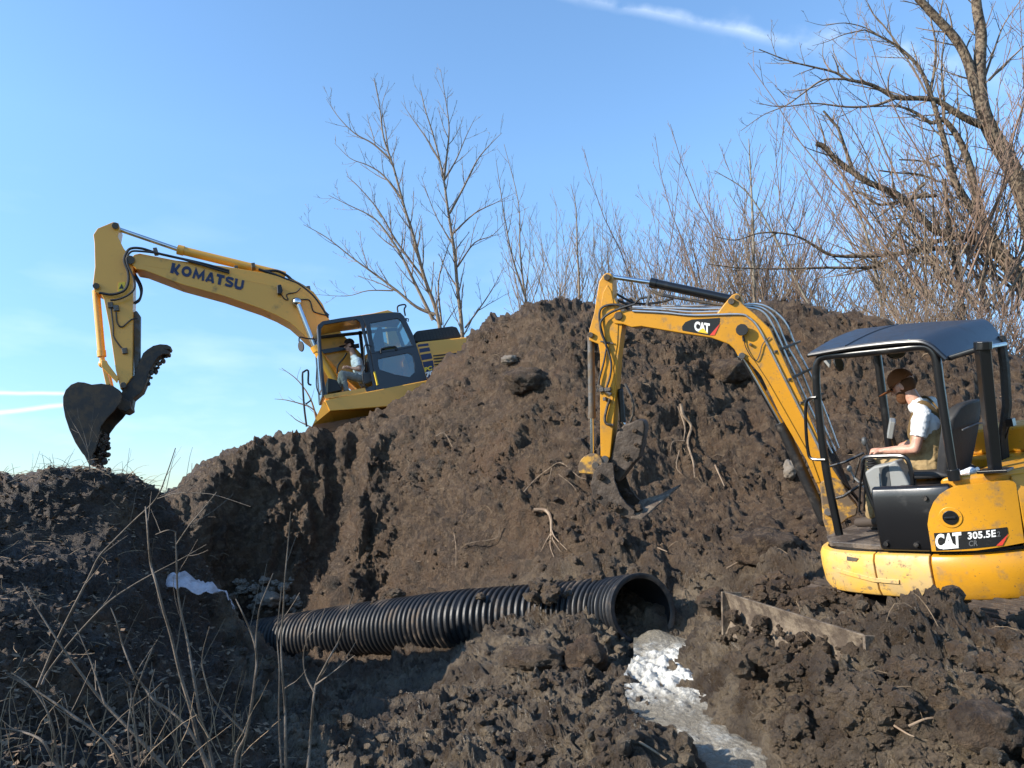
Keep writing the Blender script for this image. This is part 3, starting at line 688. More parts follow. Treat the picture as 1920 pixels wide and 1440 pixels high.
mb = MB(); a, b = near[4], far[4]; mb.tube([a.lerp(b, k/8)+Vector((0, 0, .018*math.sin(math.pi*k/8)+.001)) for k in range(9)], .006, 5); mb.build('roof_seam', 'decal_black', rf)
mb = MB(); ed = [p+Vector((0, .012, -.022)) for p in near]; mb.tube(ed, .017, 8); mb.build('roof_edge', 'black_paint', rf, smooth=True)
ed = [N1.lerp(F1, k/6)+Vector((.01, 0, -.025)) for k in range(7)]; mb = MB(); mb.tube(ed, .017, 8); mb.build('roof_edge', 'black_paint', rf, smooth=True)
# diagonal web under the rear of the roof
mb = MB(); mb.tube([CF.at(1778, 672, .8), CF.at(1843, 652, .8), CF.at(1884, 645, -.1)], .018, 8); mb.build('rear_crossbar', 'black_paint', cx, smooth=True)
# grab handles and rails
mb = MB(); mb.tube(smooth_path(CF.pts([(1531, 745), (1517, 747), (1511, 760), (1511, 800), (1515, 845), (1522, 860), (1548, 862)], y0+.03), 4), .013, 8); mb.build('grab_handle', 'black_paint', cx, smooth=True)
mb = MB(); mb.tube(CF.pts([(1550, 876), (1585, 866), (1619, 850)], .6), .011, 8); mb.build('brace_bar', 'black_paint', cx, smooth=True)
mb = MB(); mb.tube(CF.pts([(1560, 936), (1582, 930), (1620, 905)], .6), .013, 8); mb.build('brace_bar', 'black_muddy', cx, smooth=True)
mb = MB(); mb.tube(smooth_path(CF.pts([(1646, 962), (1630, 930), (1619, 890), (1618, 866), (1626, 857), (1660, 855), (1690, 855), (1702, 863), (1709, 885), (1712, 912)], .78), 4), .016, 8); mb.build('side_rail', 'black_paint', cx, smooth=True)
mb = MB(); mb.tube(smooth_path(CF.pts([(1611, 960), (1613, 910), (1618, 870)], .80), 3), .009, 6); mb.tube(CF.pts([(1620, 958), (1622, 905), (1620, 872)], .74), .008, 6); mb.build('side_rail', 'black_paint', cx, smooth=True)
mb = MB(); mb.tube(CF.pts([(1594, 880), (1602, 896), (1622, 915), (1638, 925)], .5), .008, 6); mb.ball(CF.at(1593, 879, .5), .022, (1, 1, 1.3)); mb.build('lock_lever', 'grey_plastic', cx, smooth=True)
# mirrors and lamp under the roof
def disc(c, n, r, h, name, m, par, sx=1.0, k=18):
    mb = MB(); c = Vector(c); n = Vector(n).normalized(); q = n.to_track_quat('Z', 'Y').to_matrix()
    v1 = [c+q @ Vector((math.cos(2*math.pi*i/k)*r*sx, math.sin(2*math.pi*i/k)*r, 0)) for i in range(k)]; v2 = [v+n*h for v in v1]
    mb.add(v1+v2, [tuple(range(k)), tuple(range(2*k-1, k-1, -1))]+[(i, (i+1) % k, (i+1) % k+k, i+k) for i in range(k)]); return mb.build(name, m, par, bevel=min(.004, h*.3))
vd = CF.R3 @ Vector((-.2, -1, -.05))
c1 = CF.at(1573, 682, .35); d1 = (CF.R3 @ Vector((-.05, -1, .12))).normalized(); mo = disc(c1-d1*.01, d1, .068, .016, 'mirror', 'black_paint', cx, .62); disc(c1+d1*.008, d1, .06, .002, 'mirror_glass', 'mirror', mo, .6)
c2 = CF.at(1680, 660, .1); mo = disc(c2-d1*.01, d1, .058, .016, 'mirror', 'black_paint', cx, 1.45); disc(c2+d1*.008, d1, .05, .002, 'mirror_glass', 'mirror', mo, 1.45)
mb = MB(); mb.prism([(q.x, q.z) for q in CF.pts([(1543, 668), (1560, 664), (1556, 690), (1544, 676)], .6)], .59, .61); mb.build('mirror_bracket', 'grey_plastic', cx, bevel=.003)
mb = MB(); q = CF.at(1895, 792, -.1); mb.box(q, (.05, .07, .06)); mb.tube([q, CF.at(1886, 818, -.15), CF.at(1879, 840, -.2)], .006, 6); mb.build('rear_lamp', 'black_paint', cx, bevel=.004)
# seat
mb = MB(); mb.prism([(.33, 1.235), (.36, 1.28), (.30, 1.31), (-.06, 1.30), (-.16, 1.24)], .05, .55); mb.build('seat_cushion', 'seat_black', cx, bevel=.03)
mb = MB(); vs = []
prof = [(-.05, 1.25), (-.10, 1.40), (-.15, 1.55), (-.19, 1.68), (-.225, 1.78)]; wd = [.22, .25, .265, .25, .19]
for (px_, pz), w_ in zip(prof, wd):
    for j in range(7):
        u = j/6*2-1; vs.append((px_+.055*u*u-.02, .30+w_*u, pz-(.03*u**4 if pz > 1.75 else 0)))
nb = len(vs); vs += [(x-.085, y, z) for x, y, z in vs]
fs = [(i*7+j, i*7+j+1, (i+1)*7+j+1, (i+1)*7+j) for i in range(4) for j in range(6)]; fs += [tuple(k+nb for k in f[::-1]) for f in fs]
ring = [j for j in range(7)]+[i*7+6 for i in range(1, 5)]+[4*7+j for j in range(5, -1, -1)]+[i*7 for i in range(3, 0, -1)]
fs += [(ring[k], ring[k]+nb, ring[(k+1) % len(ring)]+nb, ring[(k+1) % len(ring)]) for k in range(len(ring))]
mb.add(vs, fs); sb = mb.build('backrest', 'seat_black', cx, bevel=.022, seg=3)
mb = MB(); mb.tube([(-.275, .08, 1.58), (-.292, .3, 1.60), (-.275, .53, 1.585)], .006, 6); mb.build('seat_seam', 'seat_grey', sb, smooth=True)
# left console with boot and lever, monitor, levers in front
mb = MB(); mb.prism(CF.xz([(1622, 885), (1640, 873), (1668, 868), (1680, 862), (1695, 885), (1715, 925), (1712, 940), (1655, 945), (1636, 930)], .60), .46, .62); co_ = mb.build('left_console', 'grey_plastic', cx, bevel=.02)
mb = MB(); mb.prism(CF.xz([(1648, 877), (1666, 872), (1672, 918), (1655, 925)], .62), .60, .624); mb.build('console_inset', 'grey_dark', co_, bevel=.004)
mb = MB(); q = CF.at(1636, 876, .56); p = CF.at(1629, 845, .56)
for k in range(5): mb.ball(q.lerp(p, k/7), .045-.004*k, (1, 1, .35), 12)
mb.tube([q, p, CF.at(1622, 822, .56)], .012, 8); mb.build('joystick', 'rubber', co_, smooth=True)
mb = MB(); mb.ball(CF.at(1621, 828, .56), .024, (1, 1, 1.6)); mb.build('joystick_knob', 'grey_dark', co_, smooth=True)
mb = MB(); mb.tube([CF.at(1600, 905, .3), CF.at(1612, 860, .3)], .01, 6); mb.build('travel_lever', 'black_muddy', cx, smooth=True)
mb = MB(); mb.tube([CF.at(1640, 905, .2), CF.at(1640, 862, .15)], .01, 6); mb.build('travel_lever', 'black_muddy', cx, smooth=True)
mc = CF.at(1671, 803, .02); mrot = Matrix.Rotation(R(-20), 3, 'Y') @ Matrix.Rotation(R(25), 3, 'Z')
mb = MB(); mb.box(mc, (.045, .17, .15), mrot); mo = mb.build('monitor', 'grey_plastic', cx, bevel=.01)
mb = MB(); mb.box(mc+mrot @ Vector((-.024, 0, .0)), (.004, .13, .10), mrot); mb.build('screen', 'screen', mo)
mb = MB(); mb.tube([mc-Vector((0, 0, .07)), mc-Vector((0, .05, .3))], .014, 8); mb.build('monitor_stalk', 'black_paint', mo)
mb = MB(); mb.box((.60, .05, .93), (.16, .5, .27)); mb.build('front_cowl', 'black_muddy', cx, bevel=.02)

# swing post
T_ = lambda lst, y=.115: [((q := bx(a, b, y)).x, q.z) for a, b in lst]
mb = bmb(); mb.prism(T_([(1537, 905), (1556, 894), (1578, 900), (1592, 930), (1609, 950), (1606, 966), (1590, 972), (1575, 985), (1562, 1012), (1551, 1000), (1543, 975)]), -.13, .13); mb.build('swing_post', 'c_muddy', cx, bevel=.015)
mb = bmb(); mb.tube([bx(1566, 1012, .0), bx(1560, 960, .0)], .06, 12); mb.tube([bx(1553, 960, -.16), bx(1553, 960, .16)], .035, 12); mb.build('swing_pin', 'steel_dirty', cx, bevel=.005)
# boom
boom = T_([(1150, 593), (1153, 585), (1176, 582), (1245, 589), (1345, 587), (1356, 572), (1372, 553), (1382, 549), (1389, 554), (1392, 570), (1416, 589), (1444, 616), (1473, 680), (1510, 760), (1545, 845), (1580, 905), (1572, 945), (1556, 955), (1543, 935), (1514, 862),
           (1466, 781), (1429, 706), (1403, 677), (1384, 668), (1377, 655), (1366, 645), (1332, 633), (1279, 625), (1202, 612), (1184, 614), (1168, 608), (1152, 607), (1146, 600)])
mb = bmb(); mb.prism(boom, -.115, .115); bo = mb.build('boom', 'c_yellow', cx, bevel=.010)
# welded flange strips that stand proud along the boom's lower edge
mb = bmb(); mb.prism(T_([(1400, 668), (1412, 672), (1440, 715), (1476, 778), (1522, 860), (1538, 905), (1530, 905), (1512, 862), (1464, 780), (1428, 706)], .12), .112, .124); mb.build('boom_flange', 'c_yellow', bo, bevel=.004)
for px, py, r in [(1371, 565, .03), (1382, 557, .022), (1160, 592, .036), (1391, 667, .03), (1407, 646, .014)]:
    mb = bmb(); mb.tube([bx(px, py, .11), bx(px, py, .145)], r, 12); mb.build('pin', 'steel_dirty', bo, bevel=.004)
dq = T_([(1279, 617), (1279, 612), (1285, 604), (1297, 599), (1350, 596), (1349, 608), (1331, 629), (1280, 620)])
mb = bmb(); mb.add([(a, .1175, b) for a, b in dq], [tuple(range(len(dq)))]); dc = mb.build('boom_decal', 'decal_black', cx)
dq = T_([(1350.5, 606), (1340, 628.5), (1330.5, 629)]); mb = bmb(); mb.add([(a, .1195, b) for a, b in dq], [(0, 1, 2)]); mb.build('red_flash', 'decal_red', dc)
text_quad('CAT', 'lettering', 'decal_white', dc, bx(1302, 620.5), bx(1331, 625), bx(1302, 602), (0, .0055, 0), .055, B2C, .85)
dq = T_([(1308, 622.5), (1328, 626), (1318, 615)]); mb = bmb(); mb.add([(a, .1225, b) for a, b in dq], [(0, 1, 2)]); mb.build('triangle_mark', 'decal_yellow', dc)
# work light
q = bx(1392, 619, .115); mb = bmb(); mb.tube([q, q+Vector((0, .05, 0))], .055, 10, True, [.035, .056]); mb.tube([q+Vector((0, .05, 0)), q+Vector((0, .062, 0))], .056, 10); mb.tube([bx(1393, 630, .13), bx(1395, 640, .125)], .012, 8); mb.build('work_light', 'rubber', cx, bevel=.004)
mb = bmb(); mb.tube(smooth_path([bx(*p, .13) for p in [(1394, 632), (1398, 650), (1408, 668), (1418, 676), (1425, 662), (1430, 645), (1443, 632)]], 4), .0045, 5); mb.build('lamp_cable', 'rubber', cx, smooth=True)
# arm (stick)
arm = T_([(1131, 515), (1138, 511), (1146, 513), (1149, 524), (1149, 556), (1160, 573), (1169, 592), (1167, 612), (1160, 665), (1156, 717), (1150, 797), (1144, 857), (1136, 868), (1126, 858), (1125, 800), (1125, 665), (1122, 645), (1104, 638), (1105, 618), (1114, 586), (1123, 528)], .09)
mb = bmb(); mb.prism(arm, -.09, .09); ar = mb.build('arm', 'c_yellow', cx, bevel=.008)
mb = bmb(); mb.prism(T_([(1127, 572), (1131, 548), (1139, 534), (1146, 545), (1153, 580), (1160, 594), (1158, 645), (1150, 690), (1154, 717), (1148, 760), (1138, 700), (1133, 620)], .09), .088, .098); mb.build('arm_plate', 'c_yellow', ar, bevel=.004)
for px, py, r in [(1138, 520, .034), (1160, 593, .045), (1107, 628, .03)]: mb = bmb(); mb.tube([bx(px, py, .09), bx(px, py, .125)], r, 6); mb.build('pin', 'steel_dirty', ar, bevel=.004)
def cyl(name, a, b, c, r1, r2, m1, par, y=0, m2='chrome', collar=True):
    """barrel a-b, rod b-c, in pixels on the boom plane"""
    mb = bmb(); A, B, Cc = bx(*a, y), bx(*b, y), bx(*c, y); mb.tube([A, B], r1, 14)
    if collar: mb.tube([A.lerp(B, .93), B+(B-A).normalized()*.008], r1*1.12, 14); mb.ball(A, r1*1.15, (1, .7, 1))
    o = mb.build(name, m1, par, smooth=True); mb = bmb(); mb.tube([B, Cc], r2, 10); mb.ball(Cc, r2*1.7, (1, .8, 1)); mb.build('rod', m2, o, smooth=True); return o
cyl('arm_cylinder', (1371, 562), (1221, 530), (1146, 519), .045, .022, 'black_paint', cx, .0)
cyl('bucket_cylinder', (1108, 634), (1110, 783), (1111, 868), .036, .018, 'steel_dirty', cx, .0)
cyl('boom_cylinder', (1545, 975), (1464, 795), (1392, 668), .050, .026, 'black_muddy', cx, .0)
# steel lines over the boom and the hoses they feed
lines = [[(1186, 578), (1240, 580), (1300, 585), (1384, 583), (1402, 588), (1424, 604), (1446, 640), (1470, 688), (1520, 790), (1550, 850)],
         [(1186, 575), (1300, 579), (1372, 578), (1412, 578), (1436, 590), (1456, 626), (1480, 680), (1526, 780), (1560, 850)],
         [(1186, 583), (1245, 586), (1300, 591), (1384, 589), (1404, 596), (1420, 612), (1440, 648), (1464, 696), (1515, 798), (1545, 860)],
         [(1240, 574), (1300, 573), (1380, 572), (1430, 572), (1470, 601), (1492, 650), (1520, 705), (1550, 780), (1572, 840)],
         [(1210, 577), (1300, 577), (1380, 576), (1422, 575), (1452, 596), (1474, 645), (1500, 692), (1536, 780), (1566, 846)]]
for k, ln in enumerate(lines):
    y = [.09, .03, .125, -.10, -.04][k]
    mb = bmb(); mb.tube(smooth_path([bx(*p, y) for p in ln], 4), .0105, 7); mb.build('hydraulic_line', 'pipe_metal', cx, smooth=True)
for k in range(6):
    y = .11-.045*k; e = .6*k
    mb = bmb(); mb.tube(smooth_path([bx(1545+5*e, 842-e, y), bx(1560+5*e, 872, y), bx(1578+4*e, 900+2*k, y), bx(1590+5*k, 915+6*k, y*.6)], 4), .014, 7); mb.build('hydraulic_hose', 'hose_muddy', cx, smooth=True)
for (a, b, c, d) in [(1452, 660, 1500, 640), (1478, 712, 1524, 690), (1500, 756, 1544, 738)]:
    mb = bmb(); mb.tube([bx(a, b, .13), bx(c, d, -.1)], .012, 6); mb.build('line_clamp', 'steel_dirty', cx)
for ln, y, r in [([(1222, 545), (1240, 553), (1290, 562), (1340, 570), (1360, 573)], .05, .016), ([(1180, 580), (1160, 572), (1140, 572), (1126, 580), (1124, 600), (1130, 628), (1137, 645)], .12, .012),
                 ([(1190, 570), (1170, 576), (1145, 586), (1128, 600), (1126, 618), (1134, 640), (1137, 650)], .14, .012),
                 ([(1138, 648), (1132, 680), (1124, 710), (1120, 735)], .115, .010), ([(1137, 648), (1146, 680), (1144, 705), (1137, 728)], .125, .011),
                 ([(1148, 562), (1165, 566), (1185, 572), (1200, 560), (1222, 557)], -.05, .012), ([(1150, 548), (1190, 568), (1230, 568), (1262, 560)], -.1, .012),
                 ([(1143, 748), (1138, 765), (1134, 785), (1138, 795), (1150, 797)], .115, .014)]:
    mb = bmb(); mb.tube(smooth_path([bx(*p, y) for p in ln], 5), r, 7); mb.build('hydraulic_hose', 'hose_muddy' if r > .0135 else 'rubber', cx, smooth=True)
mb = bmb()
for px, py, d in [(1128, 731, .05), (1140, 730, .06), (1134, 748, .03)]: mb.box(bx(px, py, .12), (d, .05, .035))
mb.tube([bx(1120, 722, .12), bx(1146, 740, .12)], .018, 8); mb.build('valve_block', 'steel_dirty', cx, bevel=.005)
mb = bmb(); mb.tube([bx(1126, 640, .11), bx(1150, 644, .11)], .009, 6); mb.build('hose_clamp', 'steel_dirty', cx)
mb = bmb(); mb.tube([bx(1213, 572, .1), bx(1218, 553, .1)], .014, 6); mb.build('hose_clamp', 'steel_dirty', cx)
# bucket and linkage, all under mud
y0b, y1b = -.30, .18
Tb = lambda l: T_(l, y1b)
def shell(outer, y0, y1, th, name, m, par, close_sides=True, mk=bmb, bev=.006, tilt=0):
    """open scoop: skin along the outline plus two side cheeks"""
    mb = mk(); n = len(outer); cxm = sum(p[0] for p in outer)/n; czm = sum(p[1] for p in outer)/n
    inner = []
    for i, p in enumerate(outer):
        a = Vector(outer[max(i-1, 0)]); b = Vector(outer[min(i+1, n-1)]); t = (b-a).normalized(); nn = Vector((-t.y, t.x)); c = Vector((cxm, czm))-Vector(p)
        if nn.dot(c) < 0: nn = -nn
        inner.append((p[0]+nn.x*th, p[1]+nn.y*th))
    mb.prism(list(outer)+inner[::-1], y0, y1); o = mb.build(name, m, par, bevel=bev)
    if close_sides:
        for yy in (y0, y1-th*.9):
            mb = mk(); mb.prism(outer, yy-.002, yy+th*.9+.002); mb.build('cheek_plate', m, o, bevel=bev)
    return o
scoop = Tb([(1150, 872), (1128, 870), (1114, 884), (1107, 910), (1113, 934), (1136, 952), (1164, 966), (1186, 975), (1192, 966)])
bk = shell(scoop, y0b, y1b, .03, 'bucket', 'bucket_mud', cx, False)
ck = Tb([(1150, 868), (1128, 868), (1114, 884), (1107, 910), (1113, 934), (1136, 952), (1164, 966), (1186, 975), (1190, 958), (1175, 945), (1162, 928), (1152, 900)])
for yy in (y0b, y1b-.022):
    mb = bmb(); mb.prism(ck, yy, yy+.024); mb.build('cheek_plate', 'bucket_mud', bk, bevel=.006)
p0 = bx(1186, 972, y1b); dX = bx(1187, 974, y1b)
e1 = bx(1184, 976, y1b); mb = bmb()
lip = [bx(1183, 973, y1b+.02), bx(1205, 975, y1b+.02), bx(1277, 911, y0b-.08), bx(1262, 921, y0b-.08), bx(1240, 930, y0b), bx(1220, 936, y0b+.15), bx(1200, 942, y0b+.25)]
up_ = Vector((0, 0, .02)); mb.add([v for v in lip]+[v+up_ for v in lip], [tuple(range(7)), tuple(range(13, 6, -1))]+[(i, (i+1) % 7, (i+1) % 7+7, i+7) for i in range(7)])
mb.build('cutting_edge', 'blade_mud', bk, bevel=.004)
mb = bmb(); mb.prism(T_([(1144, 868), (1148, 845), (1156, 812), (1170, 796), (1186, 791), (1196, 786), (1208, 789), (1211, 800), (1206, 830), (1200, 858), (1186, 872), (1172, 890), (1160, 905), (1150, 898)], .05), -.12, .07); mb.build('thumb', 'bucket_mud', cx, bevel=.02)
mb = bmb(); mb.prism([(bx(1108+14*math.cos(a)*1.7, 873-14*math.sin(a)*1.7, .13).x, bx(1116, 873-14*math.sin(a)*1.7, .13).z) for a in [i*math.pi/10-.2 for i in range(0, 13)]]+T_([(1130, 890)], .13), .10, .15); mb.build('bucket_link', 'c_muddy', cx, bevel=.008)
mb = bmb(); mb.tube([bx(1116, 873, -.15), bx(1116, 873, .17)], .035, 12); mb.build('linkage_pin', 'steel_dirty', cx, bevel=.004)
mb = bmb(); mb.tube([bx(1134, 862, -.15), bx(1134, 862, .13)], .04, 12); mb.build('linkage_pin', 'steel_dirty', cx, bevel=.004)
cyl('thumb_cylinder', (1163, 735), (1168, 790), (1178, 810), .03, .016, 'black_muddy', cx, .0)
mb = bmb(); mb.tube(smooth_path([bx(1172, 720, .05), bx(1182, 740, .08), bx(1188, 770, .06), bx(1178, 800, .03)], 4), .013, 7); mb.build('hydraulic_hose', 'hose_muddy', cx, smooth=True)

# undercarriage: blade, frame, two tracks with shoes
ud = Vector((-.935, -.355, 0)); ul = Vector((.355, -.935, 0)); C3 = CF.M.to_3x3(); ctr = Vector(CF.M.translation)
upv = (C3 @ Vector((0, 0, 1))); ud = (ud-upv*ud.dot(upv)).normalized(); ul = upv.cross(ud)*1.0
UM = Matrix(((ud.x, ul.x, upv.x, ctr.x), (ud.y, ul.y, upv.y, ctr.y), (ud.z, ul.z, upv.z, ctr.z), (0, 0, 0, 1))); U2C = CF.I @ UM
mb = MB(U2C); mb.box((0, 0, .30), (1.2, 1.0, .22)); mb.tube([(0, 0, .28), (0, 0, .42)], .38, 24); mb.build('track_frame', 'black_muddy', cx, bevel=.02)
def track(yc, name):
    n = 40; path = []
    Lh, r = .86, .19
    per = 4*Lh+2*math.pi*r
    def at(s):
        s %= per
        if s < 2*Lh: return Vector((Lh-s, 0, r*2)), 0
        s -= 2*Lh
        if s < math.pi*r: a = s/r; return Vector((-Lh-math.sin(a)*r, 0, r+math.cos(a)*r)), -a
        s -= math.pi*r
        if s < 2*Lh: return Vector((-Lh+s, 0, 0)), math.pi
        s -= 2*Lh; a = s/r; return Vector((Lh+math.sin(a)*r, 0, r-math.cos(a)*r)), math.pi-a
    mb = MB(U2C); pts = [at(per*i/60)[0] for i in range(60)]
    mb.prism([(p.x*.985, (p.z-r)*.9+r+.02) for p in pts], yc-.13, yc+.13); tr = mb.build('track', 'black_muddy', cx)
    base = None
    for i in range(n):
        p, a = at(per*i/n); M = U2C @ Matrix.Translation((p.x, yc, p.z+.03)) @ Matrix.Rotation(a, 4, 'Y')
        if base is None:
            mb = MB(); mb.box((0, 0, 0), (.088, .36, .022)); mb.box((0, 0, .018), (.02, .35, .02)); base = mb.build('track_shoe', 'bucket_mud', tr, bevel=.003); o = base
        else: o = base.copy(); C.objects.link(o); o.parent = tr
        o.matrix_local = M
    mb = MB(U2C)
    for k in range(5): mb.tube([(-.6+.3*k, yc-.14, .10), (-.6+.3*k, yc+.14, .10)], .07, 12)
    for s_ in (-1, 1): mb.tube([(s_*Lh, yc-.14, r), (s_*Lh, yc+.14, r)], .15, 16)
    mb.build('rollers', 'black_muddy', tr)
track(-.68, 'far'); track(.68, 'near')
# dozer blade
nT, fT = W(1632, 1192, 4.72), W(1363, 1110, 6.3); ax_ = (fT-nT); nrm = Vector((ax_.y, -ax_.x, 0)).normalized(); nrm = nrm if nrm.x < 0 else -nrm
sec = [(0, 0), (.03, .0), (.005, -.06), (-.02, -.14), (-.01, -.24), (.04, -.33), (.01, -.335), (-.05, -.25), (-.06, -.14), (-.035, -.05)]
mb = MB(CF.I); k = len(sec); m_ = 12; vs = []
for i in range(m_+1):
    c = nT+ax_*(i/m_)
    vs += [c+nrm*a+Vector((0, 0, b)) for a, b in sec]
mb.add(vs, [(i*k+j, i*k+(j+1) % k, (i+1)*k+(j+1) % k, (i+1)*k+j) for i in range(m_) for j in range(k)]+[tuple(range(k)), tuple(range(m_*k+k-1, m_*k-1, -1))])
bl = mb.build('dozer_blade', 'blade_mud', cx, bevel=.006)
for c in (nT, fT):
    mb = MB(CF.I); d = ax_.normalized()*.012
    q = [(.05, .0), (-.13, -.01), (-.15, -.30), (.06, -.34)]
    mb.add([c-d+nrm*a+Vector((0, 0, b+.004)) for a, b in q]+[c+d+nrm*a+Vector((0, 0, b+.004)) for a, b in q], [(0, 1, 2, 3), (7, 6, 5, 4), (0, 4, 5, 1), (1, 5, 6, 2), (2, 6, 7, 3), (3, 7, 4, 0)])
    mb.build('blade_end_plate', 'blade_mud', bl, bevel=.004)
mb = MB(CF.I); mb.tube([nT+ax_*.5+nrm*-.05+Vector((0, 0, -.06)), nT+ax_*.5+nrm*.006], .018, 8)
for f_ in (.32, .68): mb.tube([nT+ax_*f_-nrm*.05-Vector((0, 0, .2)), ctr+ul*(.25 if f_ < .5 else -.25)+upv*.28+ud*.4], .06, 4)
mb.build('blade_arm', 'black_muddy', cx)

# ================================================================ large excavator on the mound
KF = Frame(euler_m((-2.125, 17.298, .928), 198, 11.956, 2.954))
kx = empty('large_excavator', KF.M, 'large yellow excavator nose-down behind the mound, dark cab, bucket and thumb at far left', 'excavator')
K = lambda lst, y: KF.xz(lst, y)
kboom = [(246,494),(247,482),(252,477),(262,475),(330,488),(420,499),(500,512),(555,526),(588,547),(605,570),(618,600),(738,728),(718,752),(690,748),(640,702),(592,646),(574,633),(562,621),(545,606),(520,592),(490,579),(420,555),(340,533),(272,507),(255,504)]
mb = MB(); mb.prism(K(kboom, .27), -.27, .27); kb = mb.build('boom', 'k_yellow', kx, bevel=.012)
mb = MB(); mb.prism(K([(268,487),(330,497),(420,509),(500,522),(549,536),(578,556),(596,584),(606,612),(598,618),(588,588),(568,564),(542,546),(498,533),(420,519),(330,507),(268,497)], .28), .268, .274); mb.build('boom_plate', 'k_yellow', kb)
block_word('KOMATSU', 'lettering', 'navy', kb, KF.at(319, 511.5, .279), KF.at(455, 544.5, .279), KF.at(323, 492.5, .279), (0, .004, 0), [1.05, 1.15, 1.4, 1.05, .95, 1.0, 1.05])
for px, py, r in [(244, 487, .09), (556, 566, .1)]: mb = MB(); mb.tube([KF.at(px, py, .26), KF.at(px, py, .34)], r, 10); mb.build('pin', 'steel_dirty', kb, bevel=.008)
karm = [(200,421),(212,416),(222,418),(224,428),(221,444),(232,466),(247,484),(250,500),(249,600),(248,706),(236,722),(226,730),(217,694),(205,612),(195,562),(190,552),(177,546),(174,534),(178,500),(177,456),(175,440),(183,428)]
mb = MB(); mb.prism(K(karm, .2), -.2, .2); ka = mb.build('arm', 'k_yellow', kx, bevel=.010)
for px, py, r in [(216, 423, .07), (244, 487, .09), (180, 536, .065), (231, 722, .06)]: mb = MB(); mb.tube([KF.at(px, py, .19), KF.at(px, py, .29)], r, 10); mb.build('pin', 'steel_dirty', ka, bevel=.008)
mb = MB(); mb.prism(K([(222, 530), (235, 528), (233, 545), (221, 547)], .205), .2, .206); mb.build('warning_plate', 'decal_yellow', ka)
mb = MB(); mb.prism(K([(228, 532), (232.5, 541), (223, 541.5)], .208), .2062, .2085); mb.build('warning_triangle', 'decal_black', ka)
mb = MB(); mb.prism(K([(250, 585), (256, 582), (263, 592), (262, 695), (252, 708), (250, 620)], .08), -.08, .08); mb.build('thumb_cylinder', 'steel_dirty', kx, bevel=.02)
def kcyl(name, a, b, c, r1, r2, m1, y=0):
    mb = MB(); A, B, Cc = KF.at(*a, y), KF.at(*b, y), KF.at(*c, y); mb.tube([A, B], r1, 14); mb.tube([B-(B-A).normalized()*.12, B+(B-A).normalized()*.01], r1*1.15, 14)
    o = mb.build(name, m1, kx, smooth=True); mb = MB(); mb.tube([B, Cc], r2, 10); mb.ball(Cc, r2*1.8, (1, .8, 1)); mb.build('rod', 'chrome' if 'bucket' not in name else 'k_yellow', o, smooth=True)
kcyl('arm_cylinder', (535, 517), (334, 468), (217, 428), .095, .048, 'k_yellow')
kcyl('bucket_cylinder', (180, 545), (191, 668), (193, 682), .075, .05, 'k_yellow')
kcyl('boom_cylinder', (640, 735), (590, 650), (557, 566), .09, .055, 'k_yellow', .38)
mb = MB(); mb.prism(K([(188, 676), (196, 674), (207, 720), (199, 724)], .22), .15, .22); mb.prism(K([(188, 676), (196, 674), (207, 720), (199, 724)], .22), -.22, -.15); mb.build('bucket_link', 'k_yellow', kx, bevel=.012)
mb = MB(); mb.prism(K([(190, 674), (198, 676), (222, 708), (219, 718), (190, 688)], .26), .2, .26); mb.build('rocker_link', 'k_yellow', kx, bevel=.012)
for ln, y, r in [([(430, 508), (380, 494), (300, 476), (266, 466), (245, 466), (236, 476), (233, 490), (240, 510), (240, 530), (232, 545), (210, 552), (186, 549)], .3, .028),
                 ([(430, 512), (320, 480), (262, 471), (243, 474), (238, 492), (250, 520), (252, 540), (240, 553), (222, 561), (207, 563)], .34, .022),
                 ([(240, 505), (256, 525), (264, 545), (262, 560), (250, 569)], .1, .022), ([(243, 500), (256, 518), (266, 540), (262, 562), (252, 570)], -.1, .022),
                 ([(207, 570), (212, 610), (213, 630), (222, 645), (232, 657)], .24, .016), ([(218, 585), (220, 605), (229, 613), (245, 600), (258, 597)], .24, .016),
                 ([(497, 508), (520, 508), (540, 518), (552, 530), (575, 542), (595, 565), (612, 595)], .1, .03), ([(485, 505), (510, 513), (535, 523), (560, 533), (585, 553), (600, 572), (615, 596)], .25, .03),
                 ([(498, 505), (530, 512), (548, 525), (580, 545), (605, 580), (616, 592)], -.05, .03),
                 ([(525, 548), (533, 560), (540, 562), (538, 552), (555, 548), (563, 540)], .29, .012), ([(563, 562), (580, 563), (586, 580), (592, 586), (615, 592)], .29, .014)]:
    mb = MB(); mb.tube(smooth_path([KF.at(*p, y) for p in ln], 5), r, 7); mb.build('hydraulic_hose', 'rubber', kx, smooth=True)
mb = MB(); mb.tube(smooth_path([KF.at(*p, -.05) for p in [(545, 522), (585, 548), (602, 572), (613, 594)]], 4), .02, 7); mb.build('hydraulic_line', 'pipe_metal', kx, smooth=True)
for px, py in [(207, 572), (218, 578), (234, 658)]: mb = MB(); mb.box(KF.at(px, py, .23), (.10, .07, .12)); mb.build('hose_fitting', 'steel_dirty', kx, bevel=.01)
for px, py in [(292, 472), (443, 505), (475, 500), (578, 543)]:
    mb = MB(); mb.box(KF.at(px, py, .15), (.08, .22, .11)); mb.build('hose_clamp', 'steel_dirty', kx, bevel=.01)
mb = MB(); q = KF.at(523, 545, .28); mb.prism(K([(519, 536), (527, 534), (530, 545), (527, 553), (520, 552)], .34), .28, .40); mb.build('work_light', 'rubber', kx, bevel=.02)
